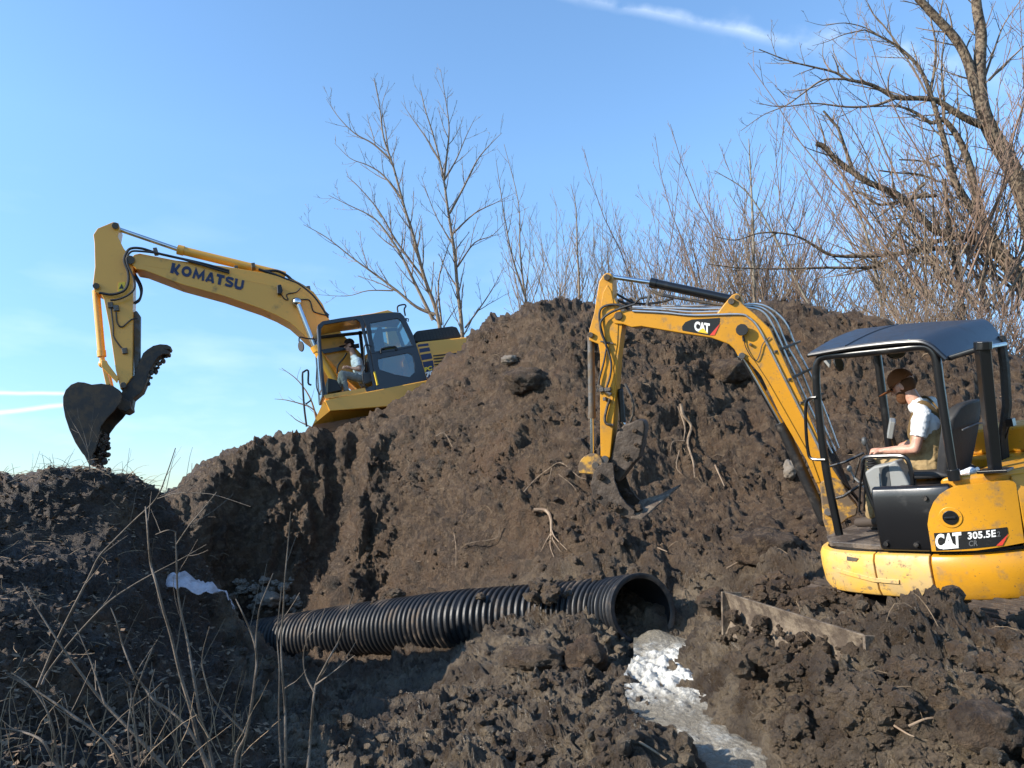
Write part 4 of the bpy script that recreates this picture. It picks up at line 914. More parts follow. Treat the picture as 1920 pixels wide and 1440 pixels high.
# bucket: curved skin, two cheeks, teeth
kout = [(190,719),(172,721),(158,717),(146,716),(133,721),(123,731),(118,744),(118,760),(122,782),(130,806),(141,830),(154,850),(166,862)]
kout_side = kout+[(178,846),(184,828),(188,800),(200,784),(214,770),(226,754),(229,742),(222,730),(208,722)]
ks = shell(K(kout, .5), -.5, .5, .04, 'bucket', 'bucket_dark', kx, False, MB, .01)
for y in (-.5, .465):
    mb = MB(); mb.prism(K(kout_side, .5), y, y+.037); mb.build('cheek_plate', 'bucket_dark', ks, bevel=.008)
mb = MB(); mb.prism(K([(197, 722), (210, 722), (226, 733), (229, 745), (244, 752), (246, 766), (236, 772), (222, 768), (205, 752)], .25), -.25, .25); mb.build('bucket_ear', 'bucket_dark', ks, bevel=.02)
for i in range(5):
    y = -.42+.21*i; mb = MB(); a = K([(158, 852), (170, 848), (178, 868), (174, 873), (168, 872)], .4); mb.prism(a, y-.05, y+.05); mb.build('tooth', 'steel_dirty', ks, bevel=.01)
kth = [(229,752),(226,742),(232,724),(243,712),(252,703),(260,682),(268,662),(276,655),(287,648),(300,645),(313,646),(321,650),(319,655),(311,655),(318,658),(317,664),(305,664),(296,670),(287,684),(279,700),(274,718),(267,734),(250,748),(247,765),(236,771)]
mb = MB(); mb.prism(K(kth, .16), -.16, .16); kt = mb.build('thumb', 'bucket_dark', kx, bevel=.03)
rk = np.random.default_rng(3)
mb = MB()
for i in range(26):
    u = rk.random(); p = KF.at(266+46*u+rk.normal()*2, 735-72*u+rk.normal()*3, rk.uniform(-.14, .14)); mb.ball(p, rk.uniform(.02, .06), (1, 1, rk.uniform(.6, 1.4)), 6)
mb.build('caked_mud', 'bucket_dark', kt)
# falling earth below the bucket, uncountable crumbs
mb = MB()
for i in range(150):
    p = KF.at(190+rk.normal()*8, 840+rk.normal()*16, rk.uniform(-.4, .5)); mb.ball(p, .018+.055*rk.random()**3, (1, 1, rk.uniform(.7, 1.2)), 6)
for px, py, r in [(201, 853, .07), (187, 858, .09), (184, 846, .08), (195, 834, .05)]: mb.ball(KF.at(px, py, .2), r, (1, 1, .8), 8)
tag(mb.build('falling_dirt', 'bucket_dark', None), 'dark crumbs of earth dropping from the large bucket', kind='stuff').matrix_world = KF.M
# slewing frame with bevelled lower edge
yn, yF = 1.33, -1.3
fr = K([(608, 750), (800, 713), (900, 700), (905, 730), (730, 762), (618, 771)], yn)
mb = MB(); mb.prism(fr, yF, yn); mb.build('deck_side', 'k_yellow', kx, bevel=.02)
top_ = [KF.at(607, 757, yn-.02), KF.at(615, 773, yn-.02)]
mb = MB(); a1 = KF.at(607, 752, yn-.03); a2 = KF.at(618, 771, yn-.03); a3 = KF.at(760, 750, yn-.03); b3 = KF.at(742, 770, yn-.5); b2 = KF.at(628, 790, yn-.5); b1 = KF.at(586, 797, yn-.15)
far_ = Vector((0, -1.9, 0)); vs = [a1, a2, a3, b3, b2, b1]; vs += [v+far_ for v in vs]
mb.add(vs, [(0, 1, 5), (1, 4, 5), (1, 2, 3, 4), (0, 5, 11, 6), (5, 4, 10, 11), (4, 3, 9, 10), (0, 6, 7, 1), (1, 7, 8, 2), (2, 8, 9, 3), (6, 11, 7), (7, 11, 10), (7, 10, 9, 8)])
mb.build('deck_underside', 'k_yellow', kx)
mb = MB(); mb.prism([(.9*math.cos(i*math.pi/12), .9*math.sin(i*math.pi/12)) for i in range(24)], .72, 1.1, ax=2); mb.build('slew_ring', 'dark_brown', kx)
for y in (-1.0, 1.0):
    n = 46; Lh, r = 1.5, .40; per = 4*Lh+2*math.pi*r
    def kat(s):
        s %= per
        if s < 2*Lh: return Lh-s, 2*r, 0
        s -= 2*Lh
        if s < math.pi*r: a = s/r; return -Lh-math.sin(a)*r, r+math.cos(a)*r, -a
        s -= math.pi*r
        if s < 2*Lh: return -Lh+s, 0, math.pi
        s -= 2*Lh; a = s/r; return Lh+math.sin(a)*r, r-math.cos(a)*r, math.pi-a
    mb = MB(); mb.prism([(kat(per*i/50)[0]*.97, kat(per*i/50)[1]*.94+.02) for i in range(50)], y-.2, y+.2); kt_ = mb.build('track', 'dark_brown', kx)
    base = None
    for i in range(n):
        a, b, c = kat(per*i/n)
        if base is None: mb = MB(); mb.box((0, 0, 0), (.17, .55, .03)); mb.box((.03, 0, .03), (.02, .55, .03)); base = mb.build('track_shoe', 'dark_brown', kt_); o = base
        else: o = base.copy(); C.objects.link(o); o.parent = kt_
        o.matrix_local = Matrix.Translation((a, y, b)) @ Matrix.Rotation(c, 4, 'Y')
# engine hood, stripes, grille
mb = MB(); mb.prism(K([(778, 645), (786, 641), (880, 631), (930, 626), (930, 672), (808, 668), (800, 716), (790, 716)], 1.28), -1.25, 1.28); mb.build('engine_hood', 'k_yellow', kx, bevel=.03)
mb = MB(); mb.prism(K([(808, 664), (930, 655), (930, 705), (818, 720)], 1.29), 1.27, 1.295); sd = mb.build('side_door', 'k_yellow', kx)
for i in range(9):
    z = 666+i*5.6; mb = MB(); mb.prism(K([(812+i*.8, z), (880, z-7), (880, z-4.6), (812+i*.8, z+2.4)], 1.30), 1.295, 1.31); mb.build('louvre_slat', 'dark_brown', sd)
st = MB(); st.prism(K([(783, 646), (804, 642.5), (817, 704), (800, 716)], 1.292), 1.28, 1.2925); so = st.build('stripe_panel', 'k_yellow', kx)
for a in [[(783, 646), (803, 643.5), (804, 648), (784, 650.5)], [(786, 654), (805, 651), (807, 658), (787, 661.5)], [(788, 665), (808, 662), (811, 672), (791, 675.5)], [(792, 679), (811.5, 675.5), (816.5, 701), (802, 712)]]:
    mb = MB(); mb.prism(K(a, 1.296), 1.2926, 1.2955); mb.build('stripe', 'navy', so)
text_quad('PC', 'lettering', 'decal_yellow', so, KF.at(797, 697, 1.298), KF.at(811, 693.5, 1.298), KF.at(795.5, 689, 1.298), (0, .002, 0), .05)
text_quad('70', 'lettering', 'decal_white', so, KF.at(799, 708, 1.298), KF.at(814, 703.5, 1.298), KF.at(797.5, 698.5, 1.298), (0, .002, 0), .05)
gr = MB(); gr.prism(K([(776, 626), (782, 620), (848, 611), (857, 613), (866, 631), (858, 634), (784, 642), (776, 640)], .9), -.3, .9); go = gr.build('exhaust_housing', 'rubber', kx, bevel=.03)
for i in range(5):
    for j in range(11):
        a = KF.at(788+j*6.1+i*1.0, 624.5+i*3.0-j*.85, .9); mb = MB(); mb.box(a, (.045, .012, .024))
        if i == 0 and j == 0: h0 = mb.build('grille_slot', 'decal_black', go); h0c = a
        else: o = h0.copy(); C.objects.link(o); o.parent = go; o.location = a-h0c
mb = MB(); mb.prism(K([(826, 640), (836, 560), (846, 600), (838, 720)], -.8), -.9, -.6)
# ---- cab
yc, yi = 1.28, .30
def pane_frame(outer, inner, name, m, par, y, th=.05, bev=.008):
    o_, i_ = K(outer, y), K(inner, y)
    # both outlines resampled so that the ring can be skinned
    def res(p, n=40):
        p = [Vector(q) for q in p]; L = [0]
        for a in range(len(p)): L.append(L[-1]+(p[(a+1) % len(p)]-p[a]).length)
        out = []
        for k in range(n):
            s = L[-1]*k/n; a = min(int(np.searchsorted(L, s, 'right'))-1, len(p)-1); out.append(p[a].lerp(p[(a+1) % len(p)], (s-L[a])/(L[a+1]-L[a])))
        return out
    bm = bmesh.new(); vo = [bm.verts.new((q[0], y, q[1])) for q in o_]; vi = [bm.verts.new((q[0], y, q[1])) for q in i_]
    eo = [bm.edges.new((vo[k], vo[(k+1) % len(vo)])) for k in range(len(vo))]; ei = [bm.edges.new((vi[k], vi[(k+1) % len(vi)])) for k in range(len(vi))]
    bmesh.ops.triangle_fill(bm, use_beauty=True, use_dissolve=False, edges=eo+ei)
    r = bmesh.ops.extrude_face_region(bm, geom=bm.faces[:])
    for v in [g for g in r['geom'] if isinstance(g, bmesh.types.BMVert)]: v.co.y -= th
    bmesh.ops.recalc_face_normals(bm, faces=bm.faces)
    me = bpy.data.meshes.new(name); bm.to_mesh(me); bm.free(); me.materials.append(MATS[m]); o = bpy.data.objects.new(name, me); C.objects.link(o); o.parent = par
    for f in me.polygons: f.use_smooth = True
    q = o.modifiers.new('bevel', 'BEVEL'); q.width = bev; q.segments = 2; q.limit_method = 'ANGLE'; q.angle_limit = R(40); q.harden_normals = True
    return o
frO = [(594,618),(596,609),(605,602),(640,596),(677,591),(683,600),(686,625),(692,650),(699,685),(704,720),(704,733),(688,736),(611,747),(602,728),(598,690)]
frI = [(602,640),(602,616),(607,609),(640,603),(668,599),(675,604),(682,630),(689,662),(694,695),(699,723),(660,734),(613,740),(608,712)]
cab = pane_frame(frO, frI, 'cab_frame', 'cab_black', kx, yc, .06)
drO = [(678,591),(700,588),(740,585),(751,586),(758,593),(774,626),(788,670),(802,715),(760,724),(705,733),(702,700),(694,655),(686,610)]
drI = [(694,606),(745,597),(752,602),(763,625),(773,647),(735,654),(703,659),(698,632)]
frO2 = [(678,591),(700,588),(740,585),(751,586),(758,593),(774,626),(781,648),(740,658),(696,663),(694,655),(686,610)]
door = pane_frame(frO2, drI, 'cab_door', 'cab_black', kx, yc+.02, .07)
lo_O = [(696,663),(740,658),(781,648),(788,670),(802,715),(760,724),(705,733),(702,700)]
lo_I = [(709,673),(740,667),(765,662),(773,666),(777,682),(778,697),(768,707),(740,702),(712,693),(709,683)]
lo = pane_frame(lo_O, lo_I, 'lower_panel', 'cab_black', door, yc+.02, .07)
mb = MB(); mb.prism(K(drI, yc), yc-.01, yc-.002); mb.build('window_pane', 'glass_tint', door)
mb = MB(); mb.prism(K(lo_I, yc), yc-.01, yc-.002); mb.build('window_pane', 'glass_tint', door)
mb = MB(); mb.tube(smooth_path(KF.pts([(715, 662), (716, 654), (740, 650), (744, 656)], yc+.06), 3), .02, 6); mb.build('door_handle', 'rubber', door, smooth=True)
mb = MB(); mb.tube(KF.pts([(702, 697), (708, 722)], yc+.05), .022, 6); mb.build('door_rail', 'decal_yellow', door)
mb = MB(); mb.prism(K([(606, 741), (684, 727), (688, 736), (611, 748)], yc+.02), yi, yc+.02); mb.build('cab_floor', 'k_yellow', kx)
mb = MB(); mb.prism(K([(600, 606), (640, 596), (700, 587), (727, 581), (738, 585), (758, 592), (700, 593), (640, 601), (598, 609)], yc-.01), yi+.05, yc-.01); mb.build('cab_roof', 'k_yellow', kx, bevel=.02)
# far side of the cab, rear, front posts
for a, b in [((600, 612), (607, 740)), ((757, 596), (800, 716)), ((684, 600), (700, 730)), ((600, 612), (757, 596))]:
    A, B = KF.at(*a, yc-.05), KF.at(*b, yc-.05); A.y = B.y = yi+.03; mb = MB(); mb.tube([A, B], .04, 6); mb.build('cab_post', 'cab_black', kx, smooth=True)
A = [KF.at(603, 637, yc), KF.at(682, 624, yc), KF.at(683, 632, yc), KF.at(603, 645, yc)]
mb = MB(); mb.prism([(q.x, q.z) for q in A], yi+.04, yi+.09); mb.build('inner_crossbar', 'cab_black', kx)
A = [KF.at(607, 740, yc), KF.at(598, 690, yc), KF.at(596, 640, yc)]
mb = MB(); a, b = KF.at(597, 612, yc), KF.at(606, 742, yc); 
vs = [a, b, Vector((b.x, yi, b.z)), Vector((a.x, yi, a.z))]; d = Vector((.012, 0, 0)); mb.add(vs+[v+d for v in vs], [(0, 1, 2, 3), (7, 6, 5, 4), (0, 4, 5, 1), (1, 5, 6, 2), (2, 6, 7, 3), (3, 7, 4, 0)]); mb.build('windscreen', 'glass', kx)
for a, b in ((0, 1), (3, 2), (1, 2)): mb = MB(); mb.tube([vs[a], vs[b]], .03, 6); mb.build('windscreen_post', 'cab_black', kx)
rear = [KF.at(760, 600, yc), KF.at(800, 714, yc)]
mb = MB(); mb.tube([Vector((rear[0].x, yi, rear[0].z)), rear[0]], .04, 6); q0, q1 = rear[0].lerp(rear[1], .42), rear[1]
vs = [q0, q1, Vector((q1.x, yi, q1.z)), Vector((q0.x, yi, q0.z))]; mb.add(vs+[v+d for v in vs], [(0, 1, 2, 3), (7, 6, 5, 4), (0, 4, 5, 1), (1, 5, 6, 2), (2, 6, 7, 3), (3, 7, 4, 0)]); mb.build('cab_rear', 'cab_black', kx)
# inside: seat, console, far yellow machinery seen through the windows
mb = MB(); mb.prism(K([(675, 702), (699, 695), (703, 715), (684, 722), (676, 712)], 1.0), .55, 1.05); mb.build('seat_cushion', 'seat_grey', kx, bevel=.04)
mb = MB(); mb.prism(K([(693, 706), (690, 670), (700, 640), (708, 612), (716, 611), (722, 650), (714, 706)], 1.0), .58, 1.02); mb.build('backrest', 'seat_grey', kx, bevel=.05)
mb = MB(); mb.prism(K([(613, 712), (630, 716), (640, 735), (612, 741)], .9), .5, 1.1); mb.build('pedal_console', 'rubber', kx, bevel=.02)
mb = MB(); mb.tube(smooth_path(KF.pts([(632, 700), (634, 685), (644, 672), (650, 662)], .5), 3), .018, 6); mb.build('wiper_arm', 'rubber', kx, smooth=True)
mb = MB(); mb.prism(K([(600, 650), (650, 628), (658, 700), (640, 735), (604, 735)], -.2), -.9, -.32); mb.prism(K([(610, 725), (790, 690), (790, 640), (740, 650), (720, 640), (650, 690)], -.4), -1.25, -.4); mb.build('right_tank', 'k_yellow', kx, bevel=.03)
mb = MB(); mb.prism(K([(722, 595), (742, 593), (760, 700), (738, 705)], -.5), -.7, -.5); mb.build('right_panel', 'k_yellow', kx)
mb = MB(); mb.tube(smooth_path(KF.pts([(697, 650), (688, 646), (683, 652), (684, 690), (680, 700), (683, 722), (690, 727)], yc+.03), 3), .012, 6); mb.build('grab_handle', 'rubber', kx, smooth=True)
# mirror, hand rails, top handle
mc_ = KF.at(565.5, 650, 1.45); mo = disc(mc_, (.6, 1, .1), .11, .04, 'mirror', 'rubber', kx, .55)
mb = MB(); mb.tube(smooth_path([mc_+Vector((0, 0, .05)), KF.at(561, 640, 1.45), KF.at(562, 632, 1.45), KF.at(572, 634, 1.4), KF.at(590, 636, 1.3)], 3), .014, 6); mb.build('mirror_arm', 'rubber', mo, smooth=True)
mb = MB(); mb.tube(smooth_path(KF.pts([(575, 800), (570, 760), (567, 705), (570, 697), (578, 695), (578, 718), (584, 722)], 1.2), 3), .02, 6); mb.tube(KF.pts([(573, 758), (584, 750)], 1.2), .016, 6); mb.build('hand_rail', 'rubber', kx, smooth=True)
mb = MB(); mb.tube(smooth_path(KF.pts([(594, 690), (593, 722), (598, 738), (602, 739)], 1.33), 3), .012, 6); mb.build('hand_rail', 'rubber', kx, smooth=True)
mb = MB(); mb.tube(smooth_path(KF.pts([(746, 585), (745, 577), (748, 573), (758, 571), (761, 574), (758, 580), (760, 592)], .9), 3), .018, 6); mb.tube(KF.pts([(760, 597), (766, 598), (765, 603)], .9), .015, 6); mb.build('roof_handle', 'rubber', kx, smooth=True)

# ================================================================ people
def hand(mb, wrist, direction, up, size=1.0, curl=.9, side=1):
    """palm, four unequal curled fingers and a thumb leaving the palm's side"""
    wrist = Vector(wrist); d = Vector(direction).normalized(); u = Vector(up); u = (u-d*u.dot(d)).normalized(); s = d.cross(u)*side
    L = .085*size
    for k in range(5): mb.ball(wrist+d*L*k/4+s*0, .024*size*(1.0+.25*math.sin(k/4*2.6)), (1, 1, 1), 8); mb.ball(wrist+d*L*k/4+s*.022*size, .018*size, n=8); mb.ball(wrist+d*L*k/4-s*.022*size, .018*size, n=8)
    for k, ln in enumerate([.066, .076, .070, .055]):
        p = wrist+d*L*.95+s*(.030-.020*k)*size; a = .25; q = [p]
        for j, fr_ in enumerate([.45, .32, .23]):
            a += curl*(.75 if j else .55); dd = d*math.cos(a)-u*math.sin(a); q.append(q[-1]+dd*ln*size*fr_)
        mb.tube(q, 0, 8, True, [.0098*size, .0092*size, .0085*size, .007*size]); 
        for j, c in enumerate(q): mb.ball(c, (.0100-.0009*j)*size, n=8)
    p = wrist+d*L*.3+s*.030*size; q = [p, p+(d*.5+s*.75-u*.25).normalized()*.035*size]; q.append(q[-1]+(d*.8+s*.1-u*.6).normalized()*.030*size)
    mb.tube(q, 0, 8, True, [.014*size, .011*size, .009*size]); mb.ball(q[1], .0112*size, n=8); mb.ball(q[2], .009*size, n=8)
def folds(o, strength, size):
    tx = bpy.data.textures.new('cloth_folds', 'CLOUDS'); tx.noise_scale = size; tx.noise_depth = 2; tx.noise_type = 'HARD_NOISE'
    q = o.modifiers.new('folds', 'DISPLACE'); q.texture = tx; q.strength = strength; q.mid_level = .35; q.texture_coords = 'LOCAL'; return o
def person(label, frame, J, s, skin, shirt, legs, cap, capm, beard=False, bib=False, sleeve=.62):
    root = empty('person', frame, label, 'person')
    V_ = lambda k: Vector(J[k])
    face = (V_('look')-V_('head')).normalized(); upn = Vector((0, 0, 1)); upn = (upn-face*upn.dot(face)).normalized(); sd_ = face.cross(upn)
    rot = Matrix((face, sd_, upn)).transposed()
    h = V_('head'); mb = MB()
    # one continuous body: head with face, neck, trunk, arms with hands, legs
    mb.ball(h+upn*.02*s-face*.012*s, .098*s, (1.0, .80, 1.05), 16, rot); mb.ball(h+face*.035*s-upn*.05*s, .066*s, (.85, .80, 1.0), 12, rot); mb.ball(h+face*.068*s-upn*.085*s, .026*s, n=8)
    mb.limb(h+face*.088*s+upn*.005*s, h+face*.112*s-upn*.022*s, .011*s, .015*s, 8); mb.ball(h+face*.088*s-upn*.055*s, .018*s, (.6, 1.1, .5), 8, rot)
    for k in (-1, 1):
        mb.ball(h+sd_*k*.080*s-face*.012*s-upn*.01*s, .032*s, (.62, .35, 1), 8, rot); mb.ball(h+face*.072*s+sd_*k*.032*s+upn*.03*s, .022*s, (.7, 1.2, .45), 8, rot)
    mb.limb(h-upn*.06*s-face*.02*s, V_('neck')+Vector((0, 0, -.03*s)), .056*s, .060*s, 12)
    ch_, pv = V_('chest'), V_('pelvis')
    for k in 'LR':
        S, E_, Wr, Hd = V_('sh'+k), V_('el'+k), V_('wr'+k), V_('ha'+k)
        mb.limb(V_('neck')-Vector((0, 0, .04*s)), S, .055*s, .052*s); mb.limb(ch_.lerp(S, .35), pv.lerp(V_('hip'+k), .6), .105*s, .105*s, 12)
        mb.limb(S, S.lerp(E_, .45), .054*s, .052*s, 12); mb.limb(S.lerp(E_, .45), E_, .050*s, .040*s, 12); mb.limb(E_, E_.lerp(Wr, .35), .040*s, .043*s, 12); mb.limb(E_.lerp(Wr, .35), Wr, .042*s, .027*s, 12)
        hand(mb, Wr, Hd-Wr, upn, s, .9, -1 if k == 'L' else 1)
        mb.limb(V_('hip'+k), V_('kn'+k), .085*s, .060*s, 12); mb.limb(V_('kn'+k), V_('ft'+k), .058*s, .040*s, 12)
    body = mb.build('body', skin, root, remesh=.0085*s)
    for k in (-1, 1): mb = MB(); mb.ball(h+face*.084*s+sd_*k*.031*s+upn*.012*s, .0105*s, n=8); mb.build('eye', 'decal_black', body, smooth=True)
    mb = MB(); mb.limb(V_('neck')-Vector((0, 0, .015*s)), V_('neck')-Vector((0, 0, .05*s)), .063*s, .075*s, 12)
    for k in 'LR':
        S, E_ = V_('sh'+k), V_('el'+k); mb.limb(V_('neck')-Vector((0, 0, .045*s)), S, .064*s, .062*s, 12); mb.limb(ch_.lerp(S, .4), pv.lerp(V_('hip'+k), .6), .118*s, .116*s, 14)
        mb.tube([S, S.lerp(E_, sleeve)], 0, 14, True, [.064*s, .066*s]); mb.ball(S, .064*s, n=14)
    mb.limb(ch_, pv, .125*s, .118*s, 14)
    folds(mb.build('shirt', shirt, root, remesh=.008*s), .014*s, .07*s)
    mb = MB()
    for k in 'LR':
        mb.limb(V_('hip'+k), V_('kn'+k), .098*s, .074*s, 12); mb.limb(V_('kn'+k), V_('ft'+k)+Vector((0, 0, .03*s)), .072*s, .058*s, 12)
    mb.limb(V_('hipL'), V_('hipR'), .10*s, .10*s, 12); mb.limb(pv+Vector((0, 0, .02*s)), pv, .128*s, .125*s, 14)
    if bib:
        b_ = pv.lerp(ch_, .72)
        [mb.limb(pv.lerp(V_('hip'+k), .65), pv.lerp(ch_, .62).lerp(V_('sh'+k), .25), .146*s, .142*s, 14) for k in 'LR']
    folds(mb.build('trousers' if not bib else 'bib_overalls', legs, root, remesh=.009*s), .020*s, .08*s)
    if bib:
        for k in 'LR':
            S = V_('sh'+k); nk = V_('neck'); mid = S.lerp(nk, .45)+Vector((0, 0, .036*s)); bk_ = ch_-Vector((.118*s, 0, .02*s)); bk_.y = ch_.y; frn = ch_+Vector((.10*s, (S.y-ch_.y)*.4, -.05*s))
            mb = MB(); pts = smooth_path([bk_+Vector((.01, 0, -.10*s)), bk_+Vector((-.008, (S.y-ch_.y)*.12, .03*s)), (bk_+mid)/2+Vector((-.045*s, (S.y-ch_.y)*.05, .045*s)), mid, frn+Vector((.02, 0, .03*s)), frn+Vector((0, 0, -.06*s))], 6)
            v2 = []
            for i, p in enumerate(pts):
                t = (pts[min(i+1, len(pts)-1)]-pts[max(i-1, 0)]).normalized(); rad = (p-ch_.lerp(nk, .5)).normalized(); sdv = t.cross(rad).normalized()*.026*s
                v2 += [p-sdv+rad*.006, p+sdv+rad*.006, p+sdv-rad*.006, p-sdv-rad*.006]
            mb.add(v2, [(i*4+j, i*4+(j+1) % 4, i*4+4+(j+1) % 4, i*4+4+j) for i in range(len(pts)-1) for j in range(4)]); mb.build('strap', 'strap_brown', root, bevel=.002)
    for k in 'LR':
        mb = MB(); f_ = V_('ft'+k); mb.limb(f_+Vector((-.03*s, 0, -.03*s)), f_+Vector((.14*s, 0, -.045*s)), .052*s, .042*s); mb.build('boot', 'boots', root, smooth=True)
    # cap with a flat brim, hair, beard
    mb = MB(); mb.ball(h+upn*.045*s-face*.012*s, .110*s, (1.0, .84, 1.0), 18, rot)
    bm = bmesh.new(); me = bpy.data.meshes.new('cap'); me.from_pydata(mb.v, [], mb.f); bm.from_mesh(me); cb = h+upn*.035*s
    bmesh.ops.bisect_plane(bm, geom=bm.verts[:]+bm.edges[:]+bm.faces[:], plane_co=cb, plane_no=(upn+face*.10).normalized(), clear_inner=True)
    bmesh.ops.remove_doubles(bm, verts=bm.verts, dist=.0005*s)
    for f in bm.faces: f.smooth = True
    bm.to_mesh(me); bm.free(); me.materials.append(MATS[capm]); co = bpy.data.objects.new('cap', me); C.objects.link(co); co.parent = root
    q = co.modifiers.new('thick', 'SOLIDIFY'); q.thickness = .004*s
    mb = MB(); vs = []; nn_ = 10
    for i in range(nn_+1):
        a = -1.15+2.3*i/nn_
        for rr in (.085, .205 if abs(a) < .9 else .175):
            x = math.cos(a)*rr*(1.08 if rr > .1 else 1.05); y = math.sin(a)*rr*(.62 if rr > .1 else .95); vs.append(h+face*x*s+sd_*y*s+upn*(.030-.10*y*y/.01*.06-(.010 if rr > .1 else 0))*s)
    nb = len(vs); vs += [v-upn*.005*s for v in vs]
    fs = [(2*i, 2*i+1, 2*i+3, 2*i+2) for i in range(nn_)]; fs += [tuple(j+nb for j in f[::-1]) for f in fs]; fs += [(2*i+1, 2*i+1+nb, 2*i+3+nb, 2*i+3) for i in range(nn_)]+[(2*i, 2*i+2, 2*i+2+nb, 2*i+nb) for i in range(nn_)]
    mb.add(vs, fs); mb.build('brim', capm if not beard else 'cap_brown', co, smooth=True)
    mb = MB(); mb.ball(h-face*.028*s+upn*.0*s, .096*s, (.92, .88, .9), 14, rot); mb.build('hair', 'beard' if beard else 'cap_dark', root, remesh=.009*s)
    if beard:
        mb = MB(); mb.ball(h+face*.052*s-upn*.095*s, .058*s, (1, .9, .95), 10, rot); mb.ball(h+face*.03*s-upn*.065*s, .070*s, (.9, .98, .8), 10, rot); mb.build('beard', 'beard', body, remesh=.009*s)
    return root
H1 = CF.at(1692, 724, .32)
J1 = dict(head=H1, look=H1+Vector((.5, .06, -.20)), neck=CF.at(1718, 752, .32), chest=CF.at(1738, 806, .31), pelvis=CF.at(1756, 868, .31),
          shL=CF.at(1731, 776, .47), shR=CF.at(1745, 756, .14), elL=CF.at(1716, 842, .56), elR=(.12, .06, 1.48), wrL=CF.at(1655, 845, .55), wrR=(.33, .08, 1.47),
          haL=CF.at(1634, 846, .55), haR=(.42, .06, 1.45), hipL=(.08, .40, 1.36), hipR=(.08, .22, 1.36), knL=(.46, .46, 1.36), knR=(.46, .16, 1.36), ftL=(.56, .44, .93), ftR=(.56, .18, .93))
person('bearded man in brown cap, white T-shirt and tan bib overalls seated under the open canopy', CF.M, J1, .90, 'skin', 'shirt_white', 'bib_tan', True, 'cap_brown', True, True, .66)
H2 = KF.at(655, 648, .85)
J2 = dict(head=H2, look=H2+Vector((.6, 0, -.02)), neck=KF.at(663, 666, .85), chest=KF.at(669, 681, .85), pelvis=KF.at(677, 708, .85),
          shL=KF.at(671, 676, 1.03), shR=KF.at(666, 674, .67), elL=KF.at(674, 692, 1.08), elR=KF.at(668, 690, .62), wrL=KF.at(657, 690, 1.02), wrR=KF.at(652, 690, .68),
          haL=KF.at(650, 687, 1.0), haR=KF.at(646, 688, .7), hipL=KF.at(676, 709, .95), hipR=KF.at(676, 709, .75), knL=KF.at(642, 701, 1.0), knR=KF.at(640, 702, .72), ftL=KF.at(650, 733, 1.0), ftR=KF.at(636, 736, .72))
person('man in dark cap and grey trousers sitting inside the cab on the mound', KF.M, J2, 1.0, 'skin', 'shirt_white', 'trousers_grey', True, 'cap_dark', False, False, .7)

# bottle wedged behind the seat
bt_ = CF.M @ CF.at(1800, 893, .62); b2 = CF.M @ CF.at(1833, 880, .62)
mb = MB(); ax = (b2-bt_); n = 9; prof_ = [(0, .8), (.05, 1), (.35, 1), (.40, .93), (.45, 1), (.72, 1), (.86, .6), (.92, .38), (.99, .38), (1, .36)]
mb.tube([bt_+ax*a for a, b in prof_], 0, 14, True, [.035*b for a, b in prof_]); o = mb.build('bottle', 'bottle', None, smooth=True)
tag(o, 'small clear plastic bottle lying on the yellow hood behind the operator seat', 'bottle')
mb = MB(); mb.tube([bt_+ax*.97, bt_+ax*1.06], .016, 10); mb.build('bottle_cap', 'decal_white', o)

# ================================================================ culvert pipe
pc = [W(400, 1215, 14.6), W(494, 1205, 13.6), W(590, 1193, 12.85), W(681, 1181, 12.2), W(775, 1171, 11.5), W(869, 1162, 10.9), W(960, 1157, 10.5), W(1060, 1151, 10.1), W(1140, 1147, 9.65), W(1180, 1145, 9.34), W(1208, 1144, 9.05)]
pth = smooth_path(pc, 30); L = [0]
for i in range(1, len(pth)): L.append(L[-1]+(pth[i]-pth[i-1]).length)
def along(s):
    i = max(0, min(len(pth)-2, int(np.searchsorted(L, s))-1)); t = (s-L[i])/(L[i+1]-L[i]); return pth[i].lerp(pth[i+1], t), (pth[min(i+3, len(pth)-1)]-pth[max(i-3, 0)]).normalized()
PR = .43; pitch_ = .100; mb = MB(); n = 56; vs = []; prof = []
s = 0
while s < L[-1]-.11:
    prof += [(s, PR-.050), (s+.014, PR-.049), (s+.026, PR-.010), (s+.038, PR), (s+.051, PR-.006), (s+.064, PR), (s+.076, PR-.010), (s+.086, PR-.049)]; s += pitch_
prof += [(s, PR-.035), (s+.012, PR+.002), (s+.04, PR+.006), (s+.075, PR+.004), (s+.08, PR-.03)]; inner_start = len(prof); s_end = s+.08
prof += [(s_end-.02, PR-.058)]
rg = np.random.default_rng(9)
for q, r in prof:
    c, t = along(min(q, L[-1]-.001)); 
    if q > L[-1]: c = c+t*(q-L[-1])
    a = Vector((0, 0, 1)); a = (a-t*a.dot(t)).normalized(); b = t.cross(a)
    for k in range(n):
        th = 2*math.pi*k/n; rr = r*(1+.012*math.sin(2*th+q*.7)+.006*math.sin(q*9+3*math.sin(th)))
        vs.append(c+(a*math.cos(th)*.985+b*math.sin(th)*1.015)*rr)
mb.add(vs, [(i*n+k, i*n+(k+1) % n, (i+1)*n+(k+1) % n, (i+1)*n+k) for i in range(len(prof)-1) for k in range(n)])
po = mb.build('culvert_pipe', 'hdpe', None, smooth=True, angle=60)
tag(po, 'long black corrugated plastic drain pipe lying in the ditch below the mound', 'drain pipe')
mb = MB(); vs = []
rings_ = [(s_end-.03-.1*i, PR-.060-.004*min(i, 1)) for i in range(40)]
for q, r in rings_:
    c, t = along(q); a = Vector((0, 0, 1)); a = (a-t*a.dot(t)).normalized(); b = t.cross(a)
    vs += [c+(a*math.cos(2*math.pi*k/n)+b*math.sin(2*math.pi*k/n))*r for k in range(n)]
